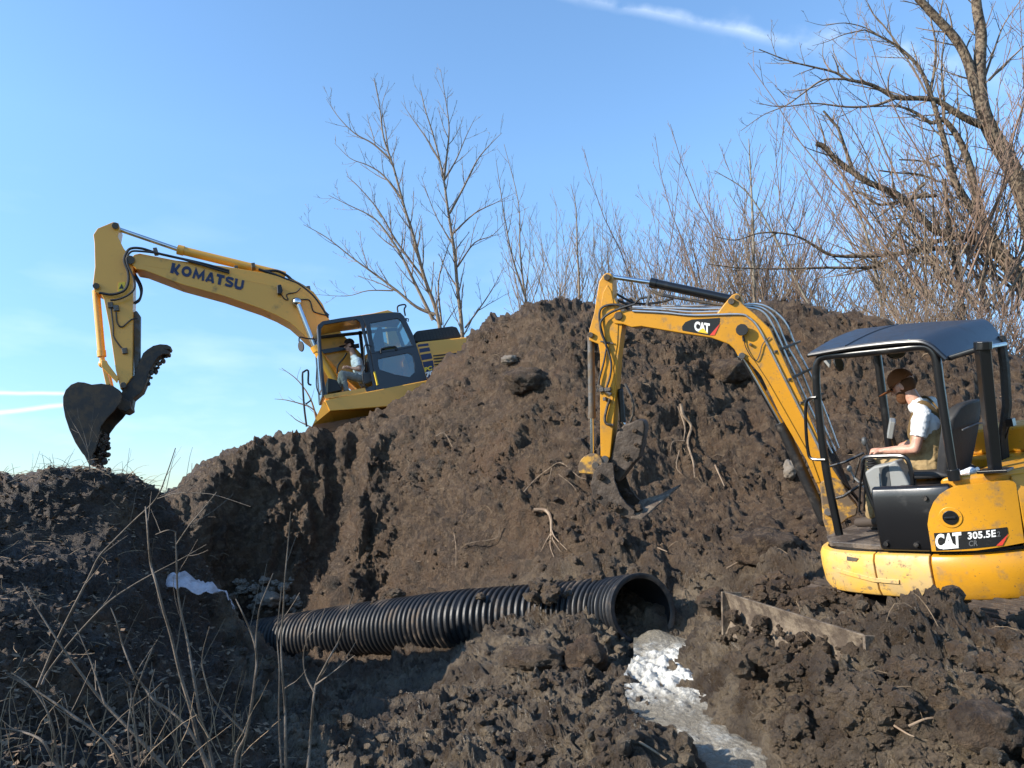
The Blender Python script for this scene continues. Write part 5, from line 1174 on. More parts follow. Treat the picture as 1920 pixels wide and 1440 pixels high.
mb.add(vs, [(i*n+k, i*n+(k+1) % n, (i+1)*n+(k+1) % n, (i+1)*n+k) for i in range(39) for k in range(n)]+[tuple(range(39*n, 40*n))]); mb.build('inner_lining', 'hdpe_in', po, smooth=True)
# earth that has slumped onto the pipe
def heap(pts, name='dirt_clods', label='clods of earth slumped over the culvert pipe and its banks', seed=1, lo=.02, hi=.12, jit=.1):
    rg = np.random.default_rng(seed); ico = bmesh.new(); bmesh.ops.create_icosphere(ico, subdivisions=3, radius=1)
    bv = np.array([v.co[:] for v in ico.verts]); bf = np.array([[v.index for v in f.verts] for f in ico.faces]); ico.free(); V = []; Fc = []
    for i, p in enumerate(pts):
        sz_ = lo+(hi-lo)*rg.random()**2; q = bv*sz_*np.array([rg.uniform(.8, 1.3), rg.uniform(.8, 1.3), rg.uniform(.55, .9)])
        wp = q+np.array(p)+rg.normal(size=3)*jit*np.array([1, 1, .35]); nrm_ = bv
        wp = wp+nrm_*(sz_*(.75*pnoise(wp*1.4/sz_, seed)+.4*billow(wp, 2.6/sz_, seed+5)+.26*billow(wp, 6/sz_, seed+7)+.16*billow(wp, 13/sz_, seed+8)))[:, None]; V.append(wp); Fc.append(bf+i*len(bv))
    V = np.concatenate(V); cm = np.zeros((len(V), 4), np.float32); cm[:, 0] = sstep(-V[:, 2], .5, 1.2)*.6; cm[:, 3] = 1
    return tag(np_mesh(name, V, np.concatenate(Fc), 'soil', False, cm, 3), label, kind='stuff')
hp_ = []
for px, py, t, n_ in [(1035, 1105, 9.8, 16), (1015, 1098, 10, 12), (940, 1112, 10.4, 6), (905, 1110, 10.8, 5), (1120, 1078, 9.9, 8), (1090, 1085, 10.05, 10), (960, 1180, 9.6, 10), (1010, 1185, 9.3, 14), (1080, 1195, 8.9, 14), (1130, 1200, 8.7, 12), (1050, 1160, 9.2, 5), (730, 1115, 12, 8), (760, 1105, 12, 8),
                      (1560, 1120, 5.9, 26), (1500, 1100, 6.5, 26), (1620, 1170, 5.2, 20), (1700, 1200, 4.9, 8), (1450, 1090, 7.2, 20), (1780, 1215, 4.7, 6), (1352, 1130, 6.5, 10), (1395, 1190, 6.3, 8), (1420, 1205, 6, 18), (1450, 1215, 5.6, 22), (1520, 1230, 5.2, 24), (1580, 1255, 4.85, 24), (1620, 1270, 4.6, 14), (1870, 1215, 4.6, 8)]:
    hp_ += [tuple(W(px, py, t)-Vector((0, 0, .06)))]*n_
heap(hp_, seed=4, lo=.012, hi=.085, jit=.13)

pts_ = []
rq = random.Random(14)
for k in range(330):
    px = rq.uniform(1390, 1660); py = rq.uniform(1265, 1440)
    if px > 1390+(py-1265)*.62: pts_.append(tuple(surf(px, py)))
for k in range(140): pts_.append(tuple(surf(rq.uniform(1640, 1915), rq.uniform(1230, 1435))))
for k in range(90): pts_.append(tuple(surf(rq.uniform(900, 1180), rq.uniform(1230, 1430))))
heap(pts_, 'dirt_clods', 'broken clay lumps lying on the near mud beside the stream', 31, .008, .058, .012)
ck_ = []
rg_ = random.Random(6)
for k in range(38):
    a = rg_.choice([(1120, 925, .19), (1145, 950, .19), (1165, 905, .0), (1160, 940, 0), (1175, 930, -.1), (1150, 885, .1), (1175, 860, .08), (1190, 830, .08), (1195, 800, .05), (1130, 890, .19), (1180, 960, .1)])
    ck_.append(tuple(BF.M @ bx(a[0]+rg_.uniform(-9, 9), a[1]+rg_.uniform(-9, 9), a[2])))
o = heap(ck_, 'caked_mud', None, 8, .01, .042, .025); o.parent = cx; o.matrix_parent_inverse = CF.M.inverted()
ck_ = [tuple(nT+ax_*rg_.uniform(.02, .98)+nrm*.03-Vector((0, 0, rg_.uniform(.12, .36)))) for k in range(110)]
o = heap(ck_, 'caked_mud', None, 9, .008, .045, .02); o.parent = cx; o.matrix_parent_inverse = CF.M.inverted()

# ================================================================ stream
banks = [((1196, 1196), (1262, 1192), 8.95), ((1200, 1215), (1300, 1198), 8.55), ((1208, 1240), (1372, 1222), 8.0), ((1193, 1275), (1385, 1255), 7.35), ((1196, 1310), (1395, 1295), 6.65), ((1212, 1345), (1425, 1335), 6.05), ((1255, 1378), (1430, 1365), 5.6), ((1310, 1410), (1470, 1400), 5.15), ((1345, 1445), (1500, 1440), 4.78), ((1370, 1500), (1530, 1500), 4.3)]
def stream():
    nu, nv = 300, 130; tt = np.linspace(0, len(banks)-1, nu)
    Lp = np.array([W(*b[0], b[2])[:] for b in banks]); Rp = np.array([W(*b[1], b[2])[:] for b in banks])
    for A in (Lp, Rp): A[:, 2] = np.minimum.accumulate((Lp[:, 2]+Rp[:, 2])/2)
    f = lambda A: np.stack([np.interp(tt, np.arange(len(banks)), A[:, i]) for i in range(3)], -1)
    a, b = f(Lp), f(Rp); u = np.linspace(-.12, 1.12, nv)[None, :, None]; V = (a[:, None]*(1-u)+b[:, None]*u).reshape(-1, 3)
    n0 = pnoise(V*np.array([2.2, 1.3, 1])+3, 61); n1 = billow(V+n0[:, None]*.25, 7, 62); n2 = billow(V+n0[:, None]*.1, 19, 63); n3 = pnoise(V*45, 64)
    tv = np.repeat(tt, nv); rap = np.clip(np.exp(-((tv-3.0)/1.5)**2)*1.15+.35*np.exp(-((tv-7.2)/1.3)**2), 0, 1); tv0 = np.clip(1.2-tv, 0, 1)
    uu = np.tile(np.linspace(-.12, 1.12, nv), nu); rap = rap*(.55+.45*sstep(1-uu, .0, .6) if False else 1)
    n4 = pnoise(V*np.array([9, 5, 5])+n0[:, None]*2, 65); n5 = pnoise(V*23+n4[:, None], 66); V[:, 2] += rap*(.08*n4+.026*n5+.006*n3)+.008*n5+.02*n0+tv0*.08*np.sin(np.pi*np.clip(uu, 0, 1))+rap*.05*np.sin(np.pi*np.clip(uu, 0, 1))
    foam = np.clip(rap*.85+.55*n4+.30*n5+.40*n0+.06-.45*np.abs(uu-.5), 0, 1); foam = np.clip(foam*(1-.75*tv0), 0, 1)
    cm = np.zeros((len(V), 4), np.float32); cm[:, 0] = foam; cm[:, 1] = uu; cm[:, 2] = tv/10; cm[:, 3] = 1
    ix = np.arange(nu*nv).reshape(nu, nv); F = np.stack([ix[:-1, :-1], ix[1:, :-1], ix[1:, 1:], ix[:-1, 1:]], -1).reshape(-1, 4)
    m = bpy.data.materials.new('stream_water'); m.use_nodes = True; t = m.node_tree; p = t.nodes['Principled BSDF']; Lk = t.links.new
    vc = t.nodes.new('ShaderNodeVertexColor'); vc.layer_name = 'soil_mask'; sp = t.nodes.new('ShaderNodeSeparateColor'); Lk(vc.outputs[0], sp.inputs[0])
    gp = t.nodes.new('ShaderNodeNewGeometry'); nz_ = t.nodes.new('ShaderNodeTexNoise'); nz_.inputs['Scale'].default_value = 20; nz_.inputs['Detail'].default_value = 9; nz_.inputs['Roughness'].default_value = .7; nz_.inputs['Distortion'].default_value = 1.5
    fv = t.nodes.new('ShaderNodeVectorMath'); fv.operation = 'MULTIPLY'; fv.inputs[1].default_value = (0, .85, 3.0); Lk(vc.outputs[0], fv.inputs[0]); Lk(fv.outputs[0], nz_.inputs['Vector'])
    ad = t.nodes.new('ShaderNodeMath'); ad.operation = 'ADD'; Lk(sp.outputs[0], ad.inputs[0]); Lk(nz_.outputs['Fac'], ad.inputs[1])
    mr = t.nodes.new('ShaderNodeMapRange'); mr.interpolation_type = 'SMOOTHSTEP'; mr.inputs[1].default_value = .55; mr.inputs[2].default_value = 1.6; Lk(ad.outputs[0], mr.inputs[0])
    mx = t.nodes.new('ShaderNodeMixRGB'); mx.inputs[1].default_value = (.25, .22, .17, 1); mx.inputs[2].default_value = (.74, .72, .65, 1); Lk(mr.outputs[0], mx.inputs[0]); Lk(mx.outputs[0], p.inputs['Base Color'])
    r2 = t.nodes.new('ShaderNodeMapRange'); r2.inputs[3].default_value = .07; r2.inputs[4].default_value = .32; Lk(mr.outputs[0], r2.inputs[0]); Lk(r2.outputs[0], p.inputs['Roughness'])
    bn = t.nodes.new('ShaderNodeBump'); bn.inputs['Strength'].default_value = .9; bn.inputs['Distance'].default_value = .03; Lk(nz_.outputs['Fac'], bn.inputs['Height']); Lk(bn.outputs[0], p.inputs['Normal'])
    MATS['stream_water'] = m
    tag(np_mesh('water', V, F[:, ::-1], 'stream_water', True, cm), 'muddy white water rushing out of the pipe', kind='structure')
stream()

# ================================================================ towel on the left bank
def towel():
    nu, nv = 44, 26; c = [surf(305, 1088), surf(345, 1080), surf(395, 1098), surf(432, 1120)]
    ctrl = [W(303, 1082, 8.5), W(322, 1076, 8.5), W(345, 1073, 8.5), W(372, 1086, 8.5), W(400, 1096, 8.5), W(424, 1112, 8.5), W(436, 1136, 8.5)]
    vs = []; line = smooth_path(ctrl, 10); rg = np.random.default_rng(2)
    for i in range(nu):
        u = i/(nu-1)*(len(line)-1); p = line[int(u)].lerp(line[min(int(u)+1, len(line)-1)], u-int(u)); wid = .04+.14*math.sin(math.pi*min(1, (i/(nu-1))*1.25+.1))**.7*(1 if i < nu*.7 else .45)
        for j in range(nv):
            v = j/(nv-1); q = p+Vector((.03, -.55*wid*1.7, -.85*wid))*v
            vs.append((q.x, q.y, q.z))
    V = np.array(vs); V[:, 2] += .06*billow(V, 8, 71)-.03+.035*billow(V, 19, 72); V[:, 1] += .05*pnoise(V*6, 73); V[:, 0] += .03*pnoise(V*5, 74)
    for k in range(len(V)):
        pass
    ix = np.arange(nu*nv).reshape(nu, nv); F = np.stack([ix[:-1, :-1], ix[1:, :-1], ix[1:, 1:], ix[:-1, 1:]], -1).reshape(-1, 4)
    o = np_mesh('towel', V, F, 'towel'); q = o.modifiers.new('thick', 'SOLIDIFY'); q.thickness = .008
    tag(o, 'crumpled pale lilac towel draped on the edge of the left bank', 'towel')
towel()

# ================================================================ trees, saplings, roots
def sprout(mb, pts, r0, r1, level, rng_, dens, ln, up=.5, spread=.9, start=.2, sides=(6, 4, 3), curve=.25, rmin=.0047):
    """tapered branch along pts with side branches, recursing"""
    m = len(pts); rs = [r0+(r1-r0)*(i/(m-1))**.8 for i in range(m)]
    mb[0 if r0 > .035 else 1].tube(pts, 0, 7 if r0 > .03 else (4 if r0 > .012 else 3), False, rs)
    if level <= 0: return
    Ls = [0]
    for i in range(1, m): Ls.append(Ls[-1]+(pts[i]-pts[i-1]).length)
    T = Ls[-1]; n = max(1, int(T*dens*1.15)); side = rng_.random()*6.28
    for k in range(n):
        f = start+(1-start)*(k+rng_.random()*.8)/n
        if f > .985: continue
        s = f*T; i = max(0, min(m-2, int(np.searchsorted(Ls, s))-1)); t = (s-Ls[i])/max(Ls[i+1]-Ls[i], 1e-6); p = pts[i].lerp(pts[i+1], t); tg = (pts[i+1]-pts[i]).normalized()
        side += 2.4+rng_.uniform(-.5, .5); a = tg.orthogonal().normalized(); b = tg.cross(a); out = a*math.cos(side)+b*math.sin(side)
        d = (tg*rng_.uniform(.5, 1.0)+out*spread*rng_.uniform(.6, 1.1)+Vector((0, 0, up*rng_.uniform(.2, .8)))).normalized()
        l = ln*(1-.55*f)*rng_.uniform(.55, 1.15); q = [p]; seg = 5 if level > 1 else 4
        bend = Vector((rng_.uniform(-1, 1), rng_.uniform(-1, 1), rng_.uniform(-.3, 1)*(1 if up > 0 else -1.2)))*curve
        for j in range(seg):
            d = (d+bend/seg+Vector((rng_.uniform(-1, 1), rng_.uniform(-1, 1), rng_.uniform(-1, 1)))*.10+Vector((0, 0, up*.12))).normalized(); q.append(q[-1]+d*l/seg)
        rr = min((r0+(r1-r0)*f)*rng_.uniform(.42, .62), .022); sprout(mb, q, max(rr, rmin), max(rr*.35, rmin*.6), level-1, rng_, dens*1.35 if level > 1 else dens, l*.5, up, spread, .12, sides, curve, rmin)
def tree(name, label, cat, mains, tm, cm_, seed, group=None, level=2, dens=2.2, ln=1.6, up=.5, spread=.8, start=.25, curve=.25):
    rg = random.Random(seed); mb = (MB(), MB()); base = mains[0][0][0]
    root = empty(name, base, label, cat, group)
    for pts, r0, r1 in mains:
        pts = smooth_path(pts, 4); pts = [p-base for p in pts]
        sprout(mb, pts, r0, r1, level, rg, dens, ln*(.45+.55*min(1, r0/.06)), up, spread, start, curve=curve)
    if not mb[0].v: mb[0].tube([mains[0][0][0]-base, (mains[0][0][1]-base)*.3], mains[0][1], 6)
    mb[0].build('trunk', tm, root, smooth=True, angle=70); mb[1].build('crown', cm_, root)
    return root
Wl = lambda t, *p: [W(q[0], q[1], t) for q in p]
T1 = 20
tree('bare_tree', 'slender bare pale-barked tree with leaning trunk rising just behind the dark cab', 'tree',
     [(Wl(T1, (832, 760), (824, 610), (795, 519), (773, 435), (759, 392), (737, 311), (719, 257), (712, 200), (701, 146)), .064, .010),
      (Wl(T1, (815, 590), (780, 575), (744, 545), (700, 512), (660, 483), (612, 445), (569, 421)), .05, .006),
      (Wl(T1, (812, 600), (780, 535), (750, 475), (720, 430), (697, 406), (655, 385), (616, 366)), .05, .006),
      (Wl(T1, (800, 530), (745, 455), (710, 395), (672, 350), (650, 330)), .035, .005),
      (Wl(T1, (752, 372), (720, 330), (690, 310), (657, 297), (627, 268)), .03, .004), (Wl(T1, (733, 300), (700, 270), (665, 250), (635, 220), (612, 186)), .03, .004),
      (Wl(T1, (728, 282), (722, 240), (716, 200), (728, 160)), .02, .004), (Wl(T1, (737, 545), (690, 545), (650, 555), (590, 552)), .02, .004)],
     'bark_tan', 'twig_brown', 11, level=3, dens=3.1, ln=1.5, up=.45, start=.2)
tree('bare_tree', 'taller bare tree with straight pale trunk standing beside the engine hood', 'tree',
     [(Wl(T1+.4, (872, 760), (866, 618), (858, 545), (853, 483), (844, 421), (838, 380), (832, 337), (822, 290), (810, 246), (797, 205), (789, 170)), .062, .010),
      (Wl(T1+.4, (832, 337), (838, 290), (842, 240), (836, 190), (826, 130)), .035, .005), (Wl(T1+.4, (833, 338), (855, 300), (875, 253), (893, 217)), .03, .004),
      (Wl(T1+.4, (843, 400), (870, 350), (895, 300), (920, 270), (941, 249)), .035, .005), (Wl(T1+.4, (847, 440), (890, 400), (930, 380), (965, 362)), .03, .004),
      (Wl(T1+.4, (858, 500), (890, 455), (925, 440), (960, 400)), .028, .004), (Wl(T1+.4, (872, 615), (905, 570), (930, 530), (950, 490)), .028, .004),
      (Wl(T1+.4, (828, 610), (822, 530), (838, 470), (848, 440)), .03, .006), (Wl(T1+.4, (826, 305), (800, 260), (775, 225), (752, 190)), .028, .004), (Wl(T1+.4, (850, 460), (820, 410), (800, 360), (790, 330)), .02, .004)],
     'bark_tan', 'twig_brown', 12, level=3, dens=3.1, ln=1.45, up=.5, start=.2)
G1 = 'thin bare saplings along the crest behind the mound'
# hand-shaped thinner trees to the right of them
for k, (ps, t, sd) in enumerate([([(1005, 640), (985, 560), (960, 480), (945, 400), (930, 300)], 21, 1), ([(1000, 640), (985, 560), (975, 470), (972, 380), (945, 270)], 22, 2), ([(1085, 620), (1086, 540), (1082, 460), (1080, 390), (1070, 345)], 22, 3)]):
    tree('bare_sapling', 'thin bare sapling rising behind the crest of the mound', 'tree', [(Wl(t, *ps), .045, .006)], 'bark_tan', 'twig_brown', 30+sd, G1, 2, 2.4, 1.3, .6, .7, .15)
# families of many-stemmed bushes, three shapes shared between all copies
def bush_proto(seed, hgt, stems, lean, cm_, dens, r=.021):
    rg = random.Random(seed); mains = []
    for i in range(stems):
        a = rg.uniform(0, 6.28); d = Vector((math.cos(a)*lean, math.sin(a)*lean*.6, 1)).normalized(); p = Vector((rg.uniform(-.3, .3), rg.uniform(-.2, .2), 0)); q = [p]; h_ = hgt*rg.uniform(.6, 1)
        for j in range(6): d = (d+Vector((rg.uniform(-1, 1)*.13, rg.uniform(-1, 1)*.13, .06))).normalized(); q.append(q[-1]+d*h_/6)
        mains.append((q, r*rg.uniform(.6, 1.1), .004))
    mb = (MB(), MB())
    for q, r0, r1 in mains: sprout(mb, q, r0, r1, 2, rg, dens, hgt*.24, .55, .75, .15)
    if not mb[0].v: mb[0].tube([mains[0][0][0], mains[0][0][1]], r, 5)
    root = empty('bare_bush', Matrix.Identity(4), 'x', 'bush'); mb[0].build('trunk', 'bark_tan', root); mb[1].build('crown', cm_, root); return root
protos = {'fan': bush_proto(41, 4.2, 9, .45, 'twig_brown', 2.2), 'fan2': bush_proto(42, 4.4, 8, .5, 'twig_brown', 2.2), 'red': bush_proto(43, 4.5, 9, .7, 'twig_red', 2.6), 'red2': bush_proto(44, 4.2, 8, .8, 'twig_brown', 2.6), 'dense': bush_proto(45, 3.4, 11, .9, 'twig_brown', 3.0, .02), 'dense2': bush_proto(46, 3.4, 10, .9, 'twig_red', 3.0, .02)}
used = set()
def put_bush(kind, px, py, t, s, rz, label, group):
    pr = protos[kind]; 
    if kind in used:
        r = pr.copy(); C.objects.link(r)
        for ch in pr.children: c = ch.copy(); C.objects.link(c); c.parent = r
    else: r = pr; used.add(kind)
    r.matrix_world = Matrix.Translation(W(px, py, t)) @ Matrix.Rotation(rz, 4, 'Z') @ Matrix.Diagonal((s, s, s, 1)); tag(r, label, 'bush', group)
rg = random.Random(3)
for k_ in range(1): pass
for px, t, s, kk in [(985, 22, .95, 'fan'), (1030, 23, 1.0, 'fan2'), (1075, 22, 1.08, 'fan'), (1110, 23, 1.1, 'fan2'), (1140, 22.5, 1.0, 'fan'), (1055, 24, 1.1, 'fan'), (1165, 23.5, .9, 'fan2')]:
    put_bush(kk, px, 640, t, s, rg.uniform(0, 6), 'pale bare fan-shaped bush behind the middle of the mound crest', 'pale fan-shaped bushes behind the mound')
for px, t, s in [(1200, 20, 1.0), (1235, 22, 1.35), (1265, 19.5, 1.1), (1300, 21, 1.45), (1335, 20, 1.25), (1370, 22, 1.45), (1405, 20, 1.3), (1440, 21, 1.5), (1480, 19, 1.25), (1215, 24, 1.1), (1390, 19, 1.1), (1290, 24, 1.3), (1250, 18, .95), (1320, 18, 1.05), (1425, 23, 1.5), (1460, 22, 1.45), (1350, 24, 1.45), (1185, 22, 1.0), (1500, 22, 1.5), (1540, 21, 1.4)]:
    put_bush(rg.choice(['red', 'red2']), px, 660, t, s, rg.uniform(0, 6), 'tall reddish bare thicket bush behind the black cylinder of the small excavator', 'reddish thicket bushes behind the mound')
for i in range(20):
    px = 1440+i*26+rg.uniform(-8, 8); t = rg.uniform(15.5, 21); put_bush(rg.choice(['dense', 'dense2', 'red2']), px, 690, t, rg.uniform(.85, 1.25)*t/18, rg.uniform(0, 6), 'low dense tangle of bare brush under the big willow', 'dense brush under the willow')
for i in range(12):
    px = 1690+i*24+rg.uniform(-10, 10); t = rg.uniform(15, 18); put_bush(rg.choice(['red2', 'dense', 'red']), px, 640-rg.uniform(0, 120), t, rg.uniform(1.0, 1.5), rg.uniform(0, 6), 'tall tangle of vines and brush wrapped round the willow base', 'vine tangle round the willow base')
for i in range(14):
    px = 1650+i*21; t = rg.uniform(13.6, 14.6); put_bush(rg.choice(['dense', 'dense2']), px, 700, t, rg.uniform(.55, .8), rg.uniform(0, 6), 'knee-high dry brush on the ridge behind the canopy roof', 'dry brush on the ridge behind the canopy')
TW = 16.5
def zz(*p): return [W(1380+q[0]/2.322, q[1]/2.322, TW) for q in p]
tree('willow_tree', 'huge old leaning willow with cracked bark and drooping bare twigs at the upper right', 'tree',
     [(zz((1400,1600),(1330,1250),(1290,1000),(1254,850),(1180,690),(1110,570),(1075,480),(1062,380),(1062,260),(1068,150),(1050,40),(1040,-80)), .24, .09),
      (zz((1075,500),(1040,380),(1010,270),(960,175),(880,85),(800,0),(740,-70)), .12, .07),
      (zz((1320,1330),(1254,1240),(1180,1140),(1090,1060),(1010,1030)), .22, .12),
      (zz((1250,1230),(1150,1090),(1060,960),(985,850),(940,760),(915,650),(880,520),(850,420),(800,300),(720,215),(640,165),(560,130)), .12, .014),
      (zz((1150,1090),(1070,960),(1040,830),(1010,700),(960,590),(900,520),(850,535),(780,490),(700,462),(600,465)), .12, .012),
      (zz((1070,545),(1010,520),(940,480),(880,440),(820,428),(700,425),(640,395),(590,370),(530,355),(480,345),(430,315),(330,290),(230,265),(100,215)), .085, .010),
      (zz((480,345),(380,348),(300,400),(220,458),(120,500),(20,570)), .028, .006), (zz((700,425),(600,460),(480,465),(340,450),(200,465),(100,450)), .035, .006),
      (zz((1010,1030),(900,1015),(850,990),(790,930),(740,880),(690,840),(640,820),(570,790),(510,750),(430,690),(385,640),(350,625)), .085, .055),
      (zz((515,750),(490,690),(470,630),(445,560),(420,530),(400,505),(380,482)), .040, .022), (zz((420,535),(425,500)), .02, .012),
      (zz((1010,1035),(940,1035),(880,1050),(800,1080),(700,1105),(580,1115),(450,1115),(390,1100),(340,1070),(280,1035),(200,1015),(100,1015),(0,1045),(-90,1030)), .064, .010),
      (zz((1020,1075),(900,1080),(780,1090),(700,1110),(640,1145),(560,1165),(400,1165),(280,1168),(150,1170),(0,1165),(-120,1150)), .062, .010),
      (zz((820,798),(775,845),(740,920),(700,1000),(660,1080),(600,1180)), .045, .018), (zz((885,675),(830,700),(760,770),(705,795)), .02, .01), (zz((830,840),(700,885),(640,930),(590,960)), .035, .015), (zz((890,725),(800,700),(710,695)), .03, .018), (zz((880,790),(800,760),(700,752),(620,742)), .03, .018), (zz((870,850),(780,860),(700,880),(620,890),(560,850),(510,830)), .045, .02),
      (zz((840,415),(860,330),(870,200),(850,90),(830,-40)), .04, .008), (zz((905,520),(905,420),(895,300),(905,180),(920,60)), .035, .008), (zz((830,410),(790,330),(740,250),(690,190),(660,90),(640,0)), .03, .006),
      (zz((720,215),(650,120),(590,50),(560,-20)), .03, .006), (zz((640,165),(560,120),(470,100),(380,110),(300,90)), .022, .004), (zz((560,130),(470,150),(400,180),(330,200)), .018, .004),
      (zz((1085,330),(1130,200),(1170,100),(1254,-20)), .03, .008), (zz((1100,350),(1180,270),(1254,200),(1330,120)), .03, .008), (zz((960,1090),(975,1230),(985,1400),(990,1600)), .06, .05), (zz((905,780),(925,950),(935,1080),(960,1200)), .05, .03)],
     'bark_willow', 'twig_brown', 17, level=3, dens=3.4, ln=1.35, up=.2, spread=.8, start=.08, curve=.75)
tree('bare_sapling', 'straight grey sapling trunk between the canopy and the broken willow branch', 'tree', [(Wl(17.5, (1420, 660), (1414, 540), (1412, 430), (1408, 340), (1404, 260)), .055, .01)], 'bark_grey', 'twig_brown', 51, None, 2, 2.2, 1.6, .5, .7, .2)
tree('leaning_sapling', 'pale sapling leaning left across the brush below the willow limbs', 'tree', [(Wl(17, (1700, 680), (1660, 600), (1640, 500), (1618, 420), (1590, 350), (1560, 300)), .05, .01), (Wl(17, (1560, 640), (1500, 540), (1450, 440), (1400, 360), (1340, 320)), .04, .008)], 'bark_grey', 'twig_brown', 52, None, 2, 2.2, 1.4, .5, .7, .2)
tree('broken_sapling', 'small bare sapling showing left of the large excavator between rail and sky', 'tree', [(Wl(18, (600, 820), (585, 755), (560, 715), (528, 690)), .03, .005), (Wl(18, (600, 820), (590, 770), (545, 752), (515, 748)), .025, .005), (Wl(18, (605, 810), (560, 790), (545, 778)), .02, .004)], 'twig_brown', 'twig_brown', 53, None, 1, 3, .9, .4, .8, .1)

# saplings close to the camera on the left
def fg(label, t, mains, seed, dens=2.2, ln=.4, name='sapling', m='bark_pale'):
    rg = random.Random(seed); mb = (MB(), MB()); base = W(*mains[0][0][0], t); root = empty(name, base, label, 'sapling')
    for k, (ps, r0, r1) in enumerate(mains):
        pts = [W(a, b, t+rg.uniform(-.05, .05)) for a, b in ps]; pts = [p-base for p in smooth_path(pts, 5)]
        m_ = len(pts); mb[0].tube(pts, 0, 8, True, [(r0+(r1-r0)*i/(m_-1))*.68 for i in range(m_)])
        sprout((MB(), mb[1]), pts, r0*.8, r1*.8, 1, rg, dens, ln, .5, .8, .3, rmin=.0018)
    mb[0].build('stem', m, root, smooth=True, angle=80); mb[1].build('twigs', m, root); return root
fg('grey sapling with two parallel stems leaning right across the left bank', 4.6, [([(70,1290),(83,1257),(105,1205),(137,1140),(167,1082),(185,1045),(212,1015),(252,975),(292,936),(312,890),(329,840)], .014, .0035), ([(78,1285),(92,1257),(140,1195),(200,1132),(245,1100),(292,1073),(340,1048),(387,1021)], .012, .003), ([(292,936),(330,925),(380,925),(410,930),(470,950)], .004, .002), ([(300,930),(345,908),(358,890),(360,868)], .003, .002)], 1)
fg('tall sapling with pale knobbly stem crossing the towel, forking near the skyline', 4.2, [([(402,1450),(390,1395),(375,1340),(362,1265),(350,1194),(340,1150),(333,1107),(331,1050),(329,998)], .015, .005), ([(331,1020),(355,985),(380,955),(406,923)], .006, .003), ([(330,998),(315,994),(292,1002)], .005, .003)], 2)
fg('straight dark-grey sapling reaching from the bottom edge to the left bank crest', 4.3, [([(392,1450),(372,1390),(358,1332),(338,1265),(321,1194),(305,1140),(292,1090),(283,1060),(279,1027),(276,985),(273,950)], .016, .005)], 3)
fg('bent brown sapling bowing left over the leaf litter', 4.0, [([(318,1450),(260,1385),(196,1319),(150,1260),(112,1207),(75,1150),(42,1094)], .014, .004), ([(196,1319),(170,1240),(140,1170)], .007, .003)], 4)
fg('crooked sapling with several elbows left of the towel stems', 4.1, [([(398,1450),(370,1395),(346,1357),(315,1330),(287,1311),(268,1285),(250,1261),(238,1232),(229,1207),(220,1170),(208,1140)], .013, .004), ([(250,1275),(262,1250),(285,1215),(298,1195)], .005, .002)], 5)
fg('bright forked sapling in front of the left end of the black pipe', 3.9, [([(440,1450),(446,1410),(462,1377),(472,1320),(479,1265),(481,1240),(479,1215),(469,1182),(455,1150),(442,1123)], .013, .004), ([(479,1215),(481,1185),(487,1140),(500,1105),(512,1075)], .007, .003), ([(462,1377),(430,1345),(400,1310),(382,1262),(380,1225),(393,1175)], .008, .003)], 6)
fg('pair of upright thin stems standing before the pipe', 3.8, [([(536,1450),(535,1380),(534,1321),(529,1260),(527,1204),(531,1145),(534,1087),(540,1020),(545,960)], .010, .003), ([(528,1450),(523,1350),(524,1260),(520,1190),(528,1100)], .007, .003)], 7, 1.6)
fg('slender sapling with pale forks reaching up to the middle of the pipe', 3.7, [([(576,1450),(582,1385),(587,1321),(592,1284),(606,1255),(622,1225),(634,1204),(645,1172),(653,1143),(667,1096)], .010, .003), ([(590,1300),(573,1265),(569,1228),(578,1190),(590,1148)], .006, .002), ([(592,1284),(625,1260),(665,1229)], .006, .002)], 8)
fg('low bowed bramble stem at the bottom left corner', 3.6, [([(140,1460),(104,1430),(80,1390),(40,1372),(-10,1365)], .011, .005), ([(110,1440),(95,1350),(60,1290),(20,1260)], .008, .004), ([(240,1450),(200,1390),(120,1330),(60,1290),(10,1262)], .012, .004)], 9)
fg('short forked twig bush at the bottom between the tall saplings', 3.6, [([(262,1450),(258,1390),(250,1320),(268,1260),(288,1210)], .008, .003), ([(250,1450),(240,1370),(246,1300),(225,1262)], .007, .003), ([(285,1450),(283,1380),(280,1300),(290,1255)], .007, .003), ([(340,1450),(330,1400),(318,1330),(316,1290)], .006, .003), ([(118,1450),(124,1400),(128,1340),(120,1300)], .008, .003)], 10)
fg('wispy forked shrub on the crest of the left bank beside the bucket', 8.6, [([(168,880),(166,850),(158,815),(148,785),(145,765)], .010, .003), ([(166,850),(150,815),(135,790),(122,762)], .006, .002), ([(166,845),(172,805),(185,775)], .006, .002), ([(167,870),(180,830),(192,805)], .005, .002)], 11, 3, .35)
fg('thin grass-like stems on the far left of the bank crest', 8.3, [([(15,905),(40,895),(62,880),(75,845)], .006, .002), ([(50,900),(60,895),(72,894)], .008, .006), ([(236,905),(238,880),(243,840)], .004, .002), ([(308,935),(320,880),(330,845)], .006, .002)], 12, 2, .3)
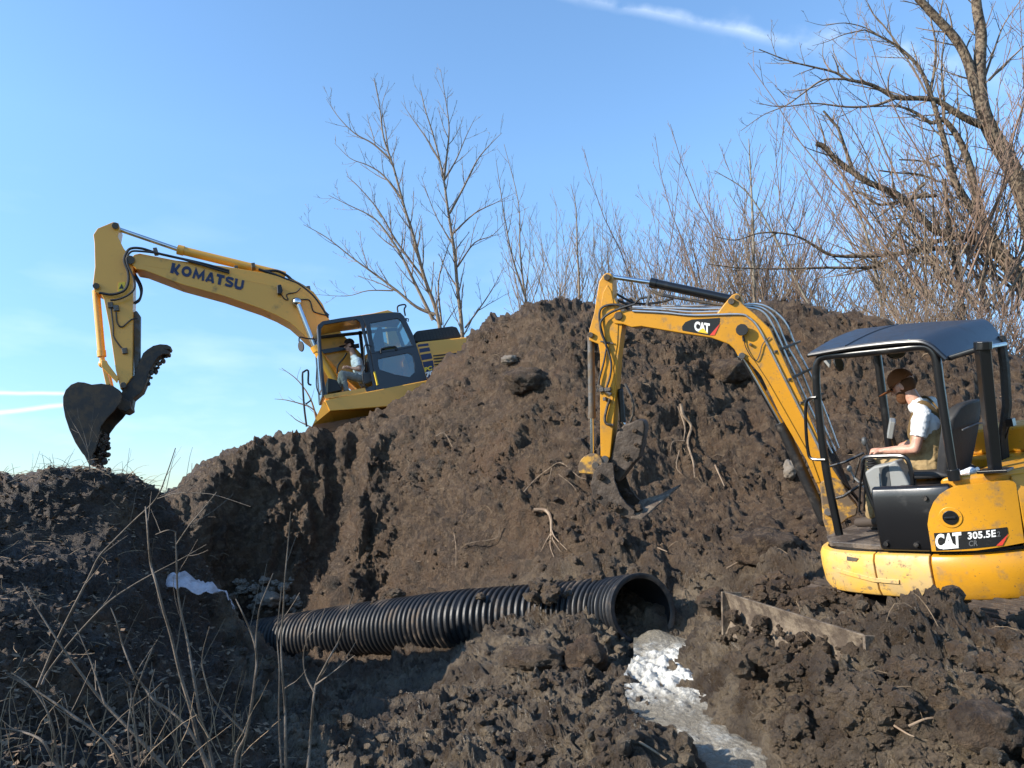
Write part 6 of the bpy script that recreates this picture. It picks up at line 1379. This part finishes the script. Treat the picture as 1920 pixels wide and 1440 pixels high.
# dense grass-thin stalks at the very bottom left: uncountable
mb = MB(); rg2 = random.Random(8)
for i in range(60):
    px = rg2.uniform(-20, 470); py = rg2.uniform(1380, 1470); t = rg2.uniform(3.4, 4.4); p = W(px, py, t); d = Vector((rg2.uniform(-.6, .6), rg2.uniform(-.3, .3), 1)).normalized(); q = [p]
    for j in range(5): d = (d+Vector((rg2.uniform(-.3, .3), rg2.uniform(-.2, .2), rg2.uniform(-.1, .1)))).normalized(); q.append(q[-1]+d*rg2.uniform(.03, .11))
    mb.tube(q, 0, 3, False, [.0024, .0022, .002, .0017, .0014, .001])
tag(mb.build('undergrowth', 'straw', None), 'thin dry stalks crowding the bottom left of the bank', kind='stuff')
# leaf litter, straw and rootlets on the bank and mound
def litter():
    rg = np.random.default_rng(12); V = []; F = []; k = 0
    ii = np.nonzero((left_bank > .5) & (np.hypot(x_, y_) > 3))[0]; pick = rg.choice(ii, 8000)
    for i in pick:
        s = rg.uniform(.014, .042); a = rg.uniform(0, 6.28); u = np.array([math.cos(a), math.sin(a), rg.uniform(-.5, .5)])*s; w_ = np.array([-math.sin(a), math.cos(a), rg.uniform(-.5, .5)])*s*.55; p = P2[i]+np.array([0, 0, .008+.4*s])
        V += [p-u, p+w_*.9, p+u, p-w_]; F.append((k, k+1, k+2, k+3)); k += 4
    o = np_mesh('leaf_litter', np.array(V), np.array(F), 'leaf', False); tag(o, 'brown dead leaves strewn over the shaded left bank', kind='stuff')
    mb = MB(); r2 = random.Random(4); jj = np.nonzero((left_bank > .3) & (np.hypot(x_, y_) > 3.2))[0]
    for i in rg.choice(jj, 2600):
        p = Vector(P2[i])+Vector((0, 0, .01)); d = Vector((r2.uniform(-1, 1), r2.uniform(-1, 1), r2.uniform(-.5, .6))).normalized(); l = r2.uniform(.04, .20); q = [p]
        for j in range(3): d = (d+Vector((r2.uniform(-.4, .4), r2.uniform(-.4, .4), r2.uniform(-.4, .2)))).normalized(); q.append(q[-1]+d*l/3)
        mb.tube(q, 0, 3, False, [.003, .0028, .002, .0012])
    jj = np.nonzero((z_ > -1.6) & (left_bank < .2) & (y_ > 3) & (y_ < 15) & (streamd > .5))[0]
    for i in rg.choice(jj, 900):
        p = Vector(P2[i]); d = (Vector(Nf[i])+Vector((r2.uniform(-1, 1), r2.uniform(-1, 1), r2.uniform(-1, 1)))*1.2).normalized(); l = r2.uniform(.05, .28); q = [p-d*.02]
        for j in range(4): d = (d+Vector((r2.uniform(-.5, .5), r2.uniform(-.5, .5), r2.uniform(-.7, .2)))).normalized(); q.append(q[-1]+d*l/4)
        k_ = min(1., p.y/9); mb.tube(q, 0, 3, False, [.0042*k_, .004*k_, .0034*k_, .0026*k_, .0015*k_])
    # grass fringe hanging on the crest
    for i in range(160):
        px = r2.uniform(0, 330); c = surf(px, 870 if px > 90 else 880); d = Vector((r2.uniform(-1, 1), r2.uniform(-.4, .4), r2.uniform(.0, .8))).normalized(); q = [c+Vector((0, r2.uniform(-.3, .1), -.03))]; l = r2.uniform(.08, .3)
        for j in range(4): d = (d+Vector((r2.uniform(-.2, .2), 0, -.25))).normalized(); q.append(q[-1]+d*l/4)
        mb.tube(q, 0, 3, False, [.0035, .003, .0026, .002, .0012])
    tag(mb.build('straw_litter', 'straw', None), 'straw, rootlets and snapped twigs poking from bank and mound', kind='stuff')
litter()
def root(label, pts3, r0, r1, m, extra=()):
    mb = MB(); base = pts3[0]; n = len(smooth_path(pts3, 5)); sp = smooth_path(pts3, 5); mb.tube([p-base for p in sp], 0, 7, True, [r0+(r1-r0)*i/(n-1) for i in range(n)])
    for e, a, b in extra: q = smooth_path(e, 4); mb.tube([p-base for p in q], 0, 6, True, [a+(b-a)*i/(len(q)-1) for i in range(len(q))])
    o = mb.build('exposed_root', m, None, smooth=True); o.location = base; return tag(o, label, 'root')
def rp(*p, off=.06):
    out = []
    for a, b in p: s_ = surf(a, b); out.append(s_-s_.normalized()*off)
    return out
root('pale cream root like a claw sticking out left of the bucket', rp((1003,962),(1020,962),(1030,975),(1031,1000)), .030, .02, 'root_pale', [(rp((1031,1000),(1022,1015),(1008,1038)), .014, .004), (rp((1031,1000),(1033,1025),(1036,1048)), .016, .004), (rp((1031,995),(1045,1010),(1065,1032)), .013, .004), (rp((1032,1000),(1042,1020),(1052,1035)), .010, .003)])
root('long thin root arching over the mound left of the bucket', rp((975,938),(1000,905),(1030,885),(1055,872),(1085,896),(1100,900)), .012, .004, 'root', [(rp((1040,880),(1030,905),(1010,930)), .006, .002), (rp((1050,890),(1075,915),(1085,930)), .006, .002)])
root('split brown root hanging down the mound between arm and boom', rp((1275,760),(1282,785),(1296,800),(1290,830),(1300,870),(1303,900), off=.1), .030, .010, 'root', [(rp((1270,765),(1285,800),(1282,830)), .016, .006), (rp((1284,830),(1262,835),(1258,850)), .010, .003), (rp((1275,850),(1268,880),(1280,895)), .010, .003)])
root('straight pale stick slanting out of the mound', rp((1341,874),(1357,912), off=.12), .014, .006, 'root_pale')
root('thin root lying down the slope above the pipe mouth', rp((935,990),(925,1010),(880,1020),(850,1040)), .008, .003, 'root')
root('bent pale twig lying at lower right of the mud', rp((1735,1368),(1765,1355),(1790,1352),(1812,1345), off=.05), .007, .003, 'root_pale', ())
root('short bent twig just below the pale twig at lower right', rp((1712,1368),(1730,1380),(1742,1386)), .006, .003, 'root_pale')
root('broken stick lying in the mud at the bottom centre', rp((1186,1386),(1215,1405),(1245,1425), off=.05), .010, .006, 'root_pale')
root('thin dark root arching out of the soil beside the pipe mouth', rp((1277,1140),(1283,1105),(1290,1085)), .006, .003, 'root')
root('brown root dangling beside the ridge near the large excavator', rp((820,825),(835,815),(845,840), off=.06), .012, .006, 'root')
root('dark rootlet curving down the mound face', rp((848,1000),(855,1030),(852,1065)), .010, .004, 'root')
root('pale splinter low on the mound right of the bucket', rp((1232,1030),(1250,1036), off=.08), .012, .005, 'root_pale')
root('curved root above the dozer blade', rp((1365,1072),(1400,1058),(1417,1060), off=.08), .012, .005, 'root', ())
# named lumps: big clods and stones that read singly
def lump(label, px, py, r, m='soil', sq=(1, 1, .8), seed=0, cat='clod', off=.4, wet=.3):
    ico = bmesh.new(); bmesh.ops.create_icosphere(ico, subdivisions=4, radius=1); bv = np.array([v.co[:] for v in ico.verts]); bf = np.array([[v.index for v in f.verts] for f in ico.faces]); ico.free()
    q = bv*np.array(sq); q = q*(1+.45*pnoise(bv*1.3+seed, seed)+.22*billow(bv+seed, 2.6, seed+1)+.12*billow(bv+seed, 6, seed+2)+.06*billow(bv+seed, 13, seed+3))[:, None]*r
    c = surf(px, py); c = c-c.normalized()*r*off; cm = np.zeros((len(q), 4), np.float32); cm[:, 0] = wet; cm[:, 3] = 1
    o = np_mesh('clod' if cat == 'clod' else 'stone', q, bf, m, True, cm if m == 'soil' else None, 3); o.location = c; tag(o, label, cat)
lump('large sandy-brown clod at the right edge of the foreground', 1868, 1368, .13, seed=3, wet=0)
lump('rounded brown boulder-like clod just above the dozer blade', 1440, 1030, .33, seed=5, sq=(1.2, 1, .7), wet=0)
lump('blocky clod on the mud below the middle of the pipe', 1005, 1238, .18, seed=7, sq=(1.5, 1, .6))
lump('orange-brown clod on the mud below the pipe mouth', 1095, 1235, .19, seed=9, sq=(1.1, 1, .9), wet=0)
lump('dark blocky clod on the mound behind the boom', 1370, 700, .30, seed=11, sq=(1, 1, .7), wet=0)
lump('broad clod resting on the mound top right of the crest', 985, 720, .28, seed=13, sq=(1.2, 1, .7), wet=0)
lump('pale grey stone embedded high on the mound', 958, 675, .11, 'stone_pale', (1.2, 1, .7), 15, 'stone')
lump('small pale stone right of the root cluster on the mound', 1482, 885, .10, 'stone_pale', (.8, 1, 1.2), 17, 'stone')
for lab, px, py, r, sd in [('grey rubble block at the foot of the left cliff above the pipe end', 505, 1128, .20, 21)]:
    lump(lab, px, py, r, 'stone_pale', (1.2, 1, .6), sd, 'stone')

# broken pale rubble at the foot of the cliff, too small and many to count
rr_ = random.Random(33); pr_ = [tuple(surf(rr_.uniform(440, 560), rr_.uniform(1090, 1150))) for k in range(90)]
ru = heap(pr_, 'rubble', 'broken pale grey rubble and clay at the foot of the left cliff', 35, .02, .085, .05); ru.data.materials[0] = MATS['stone_pale']
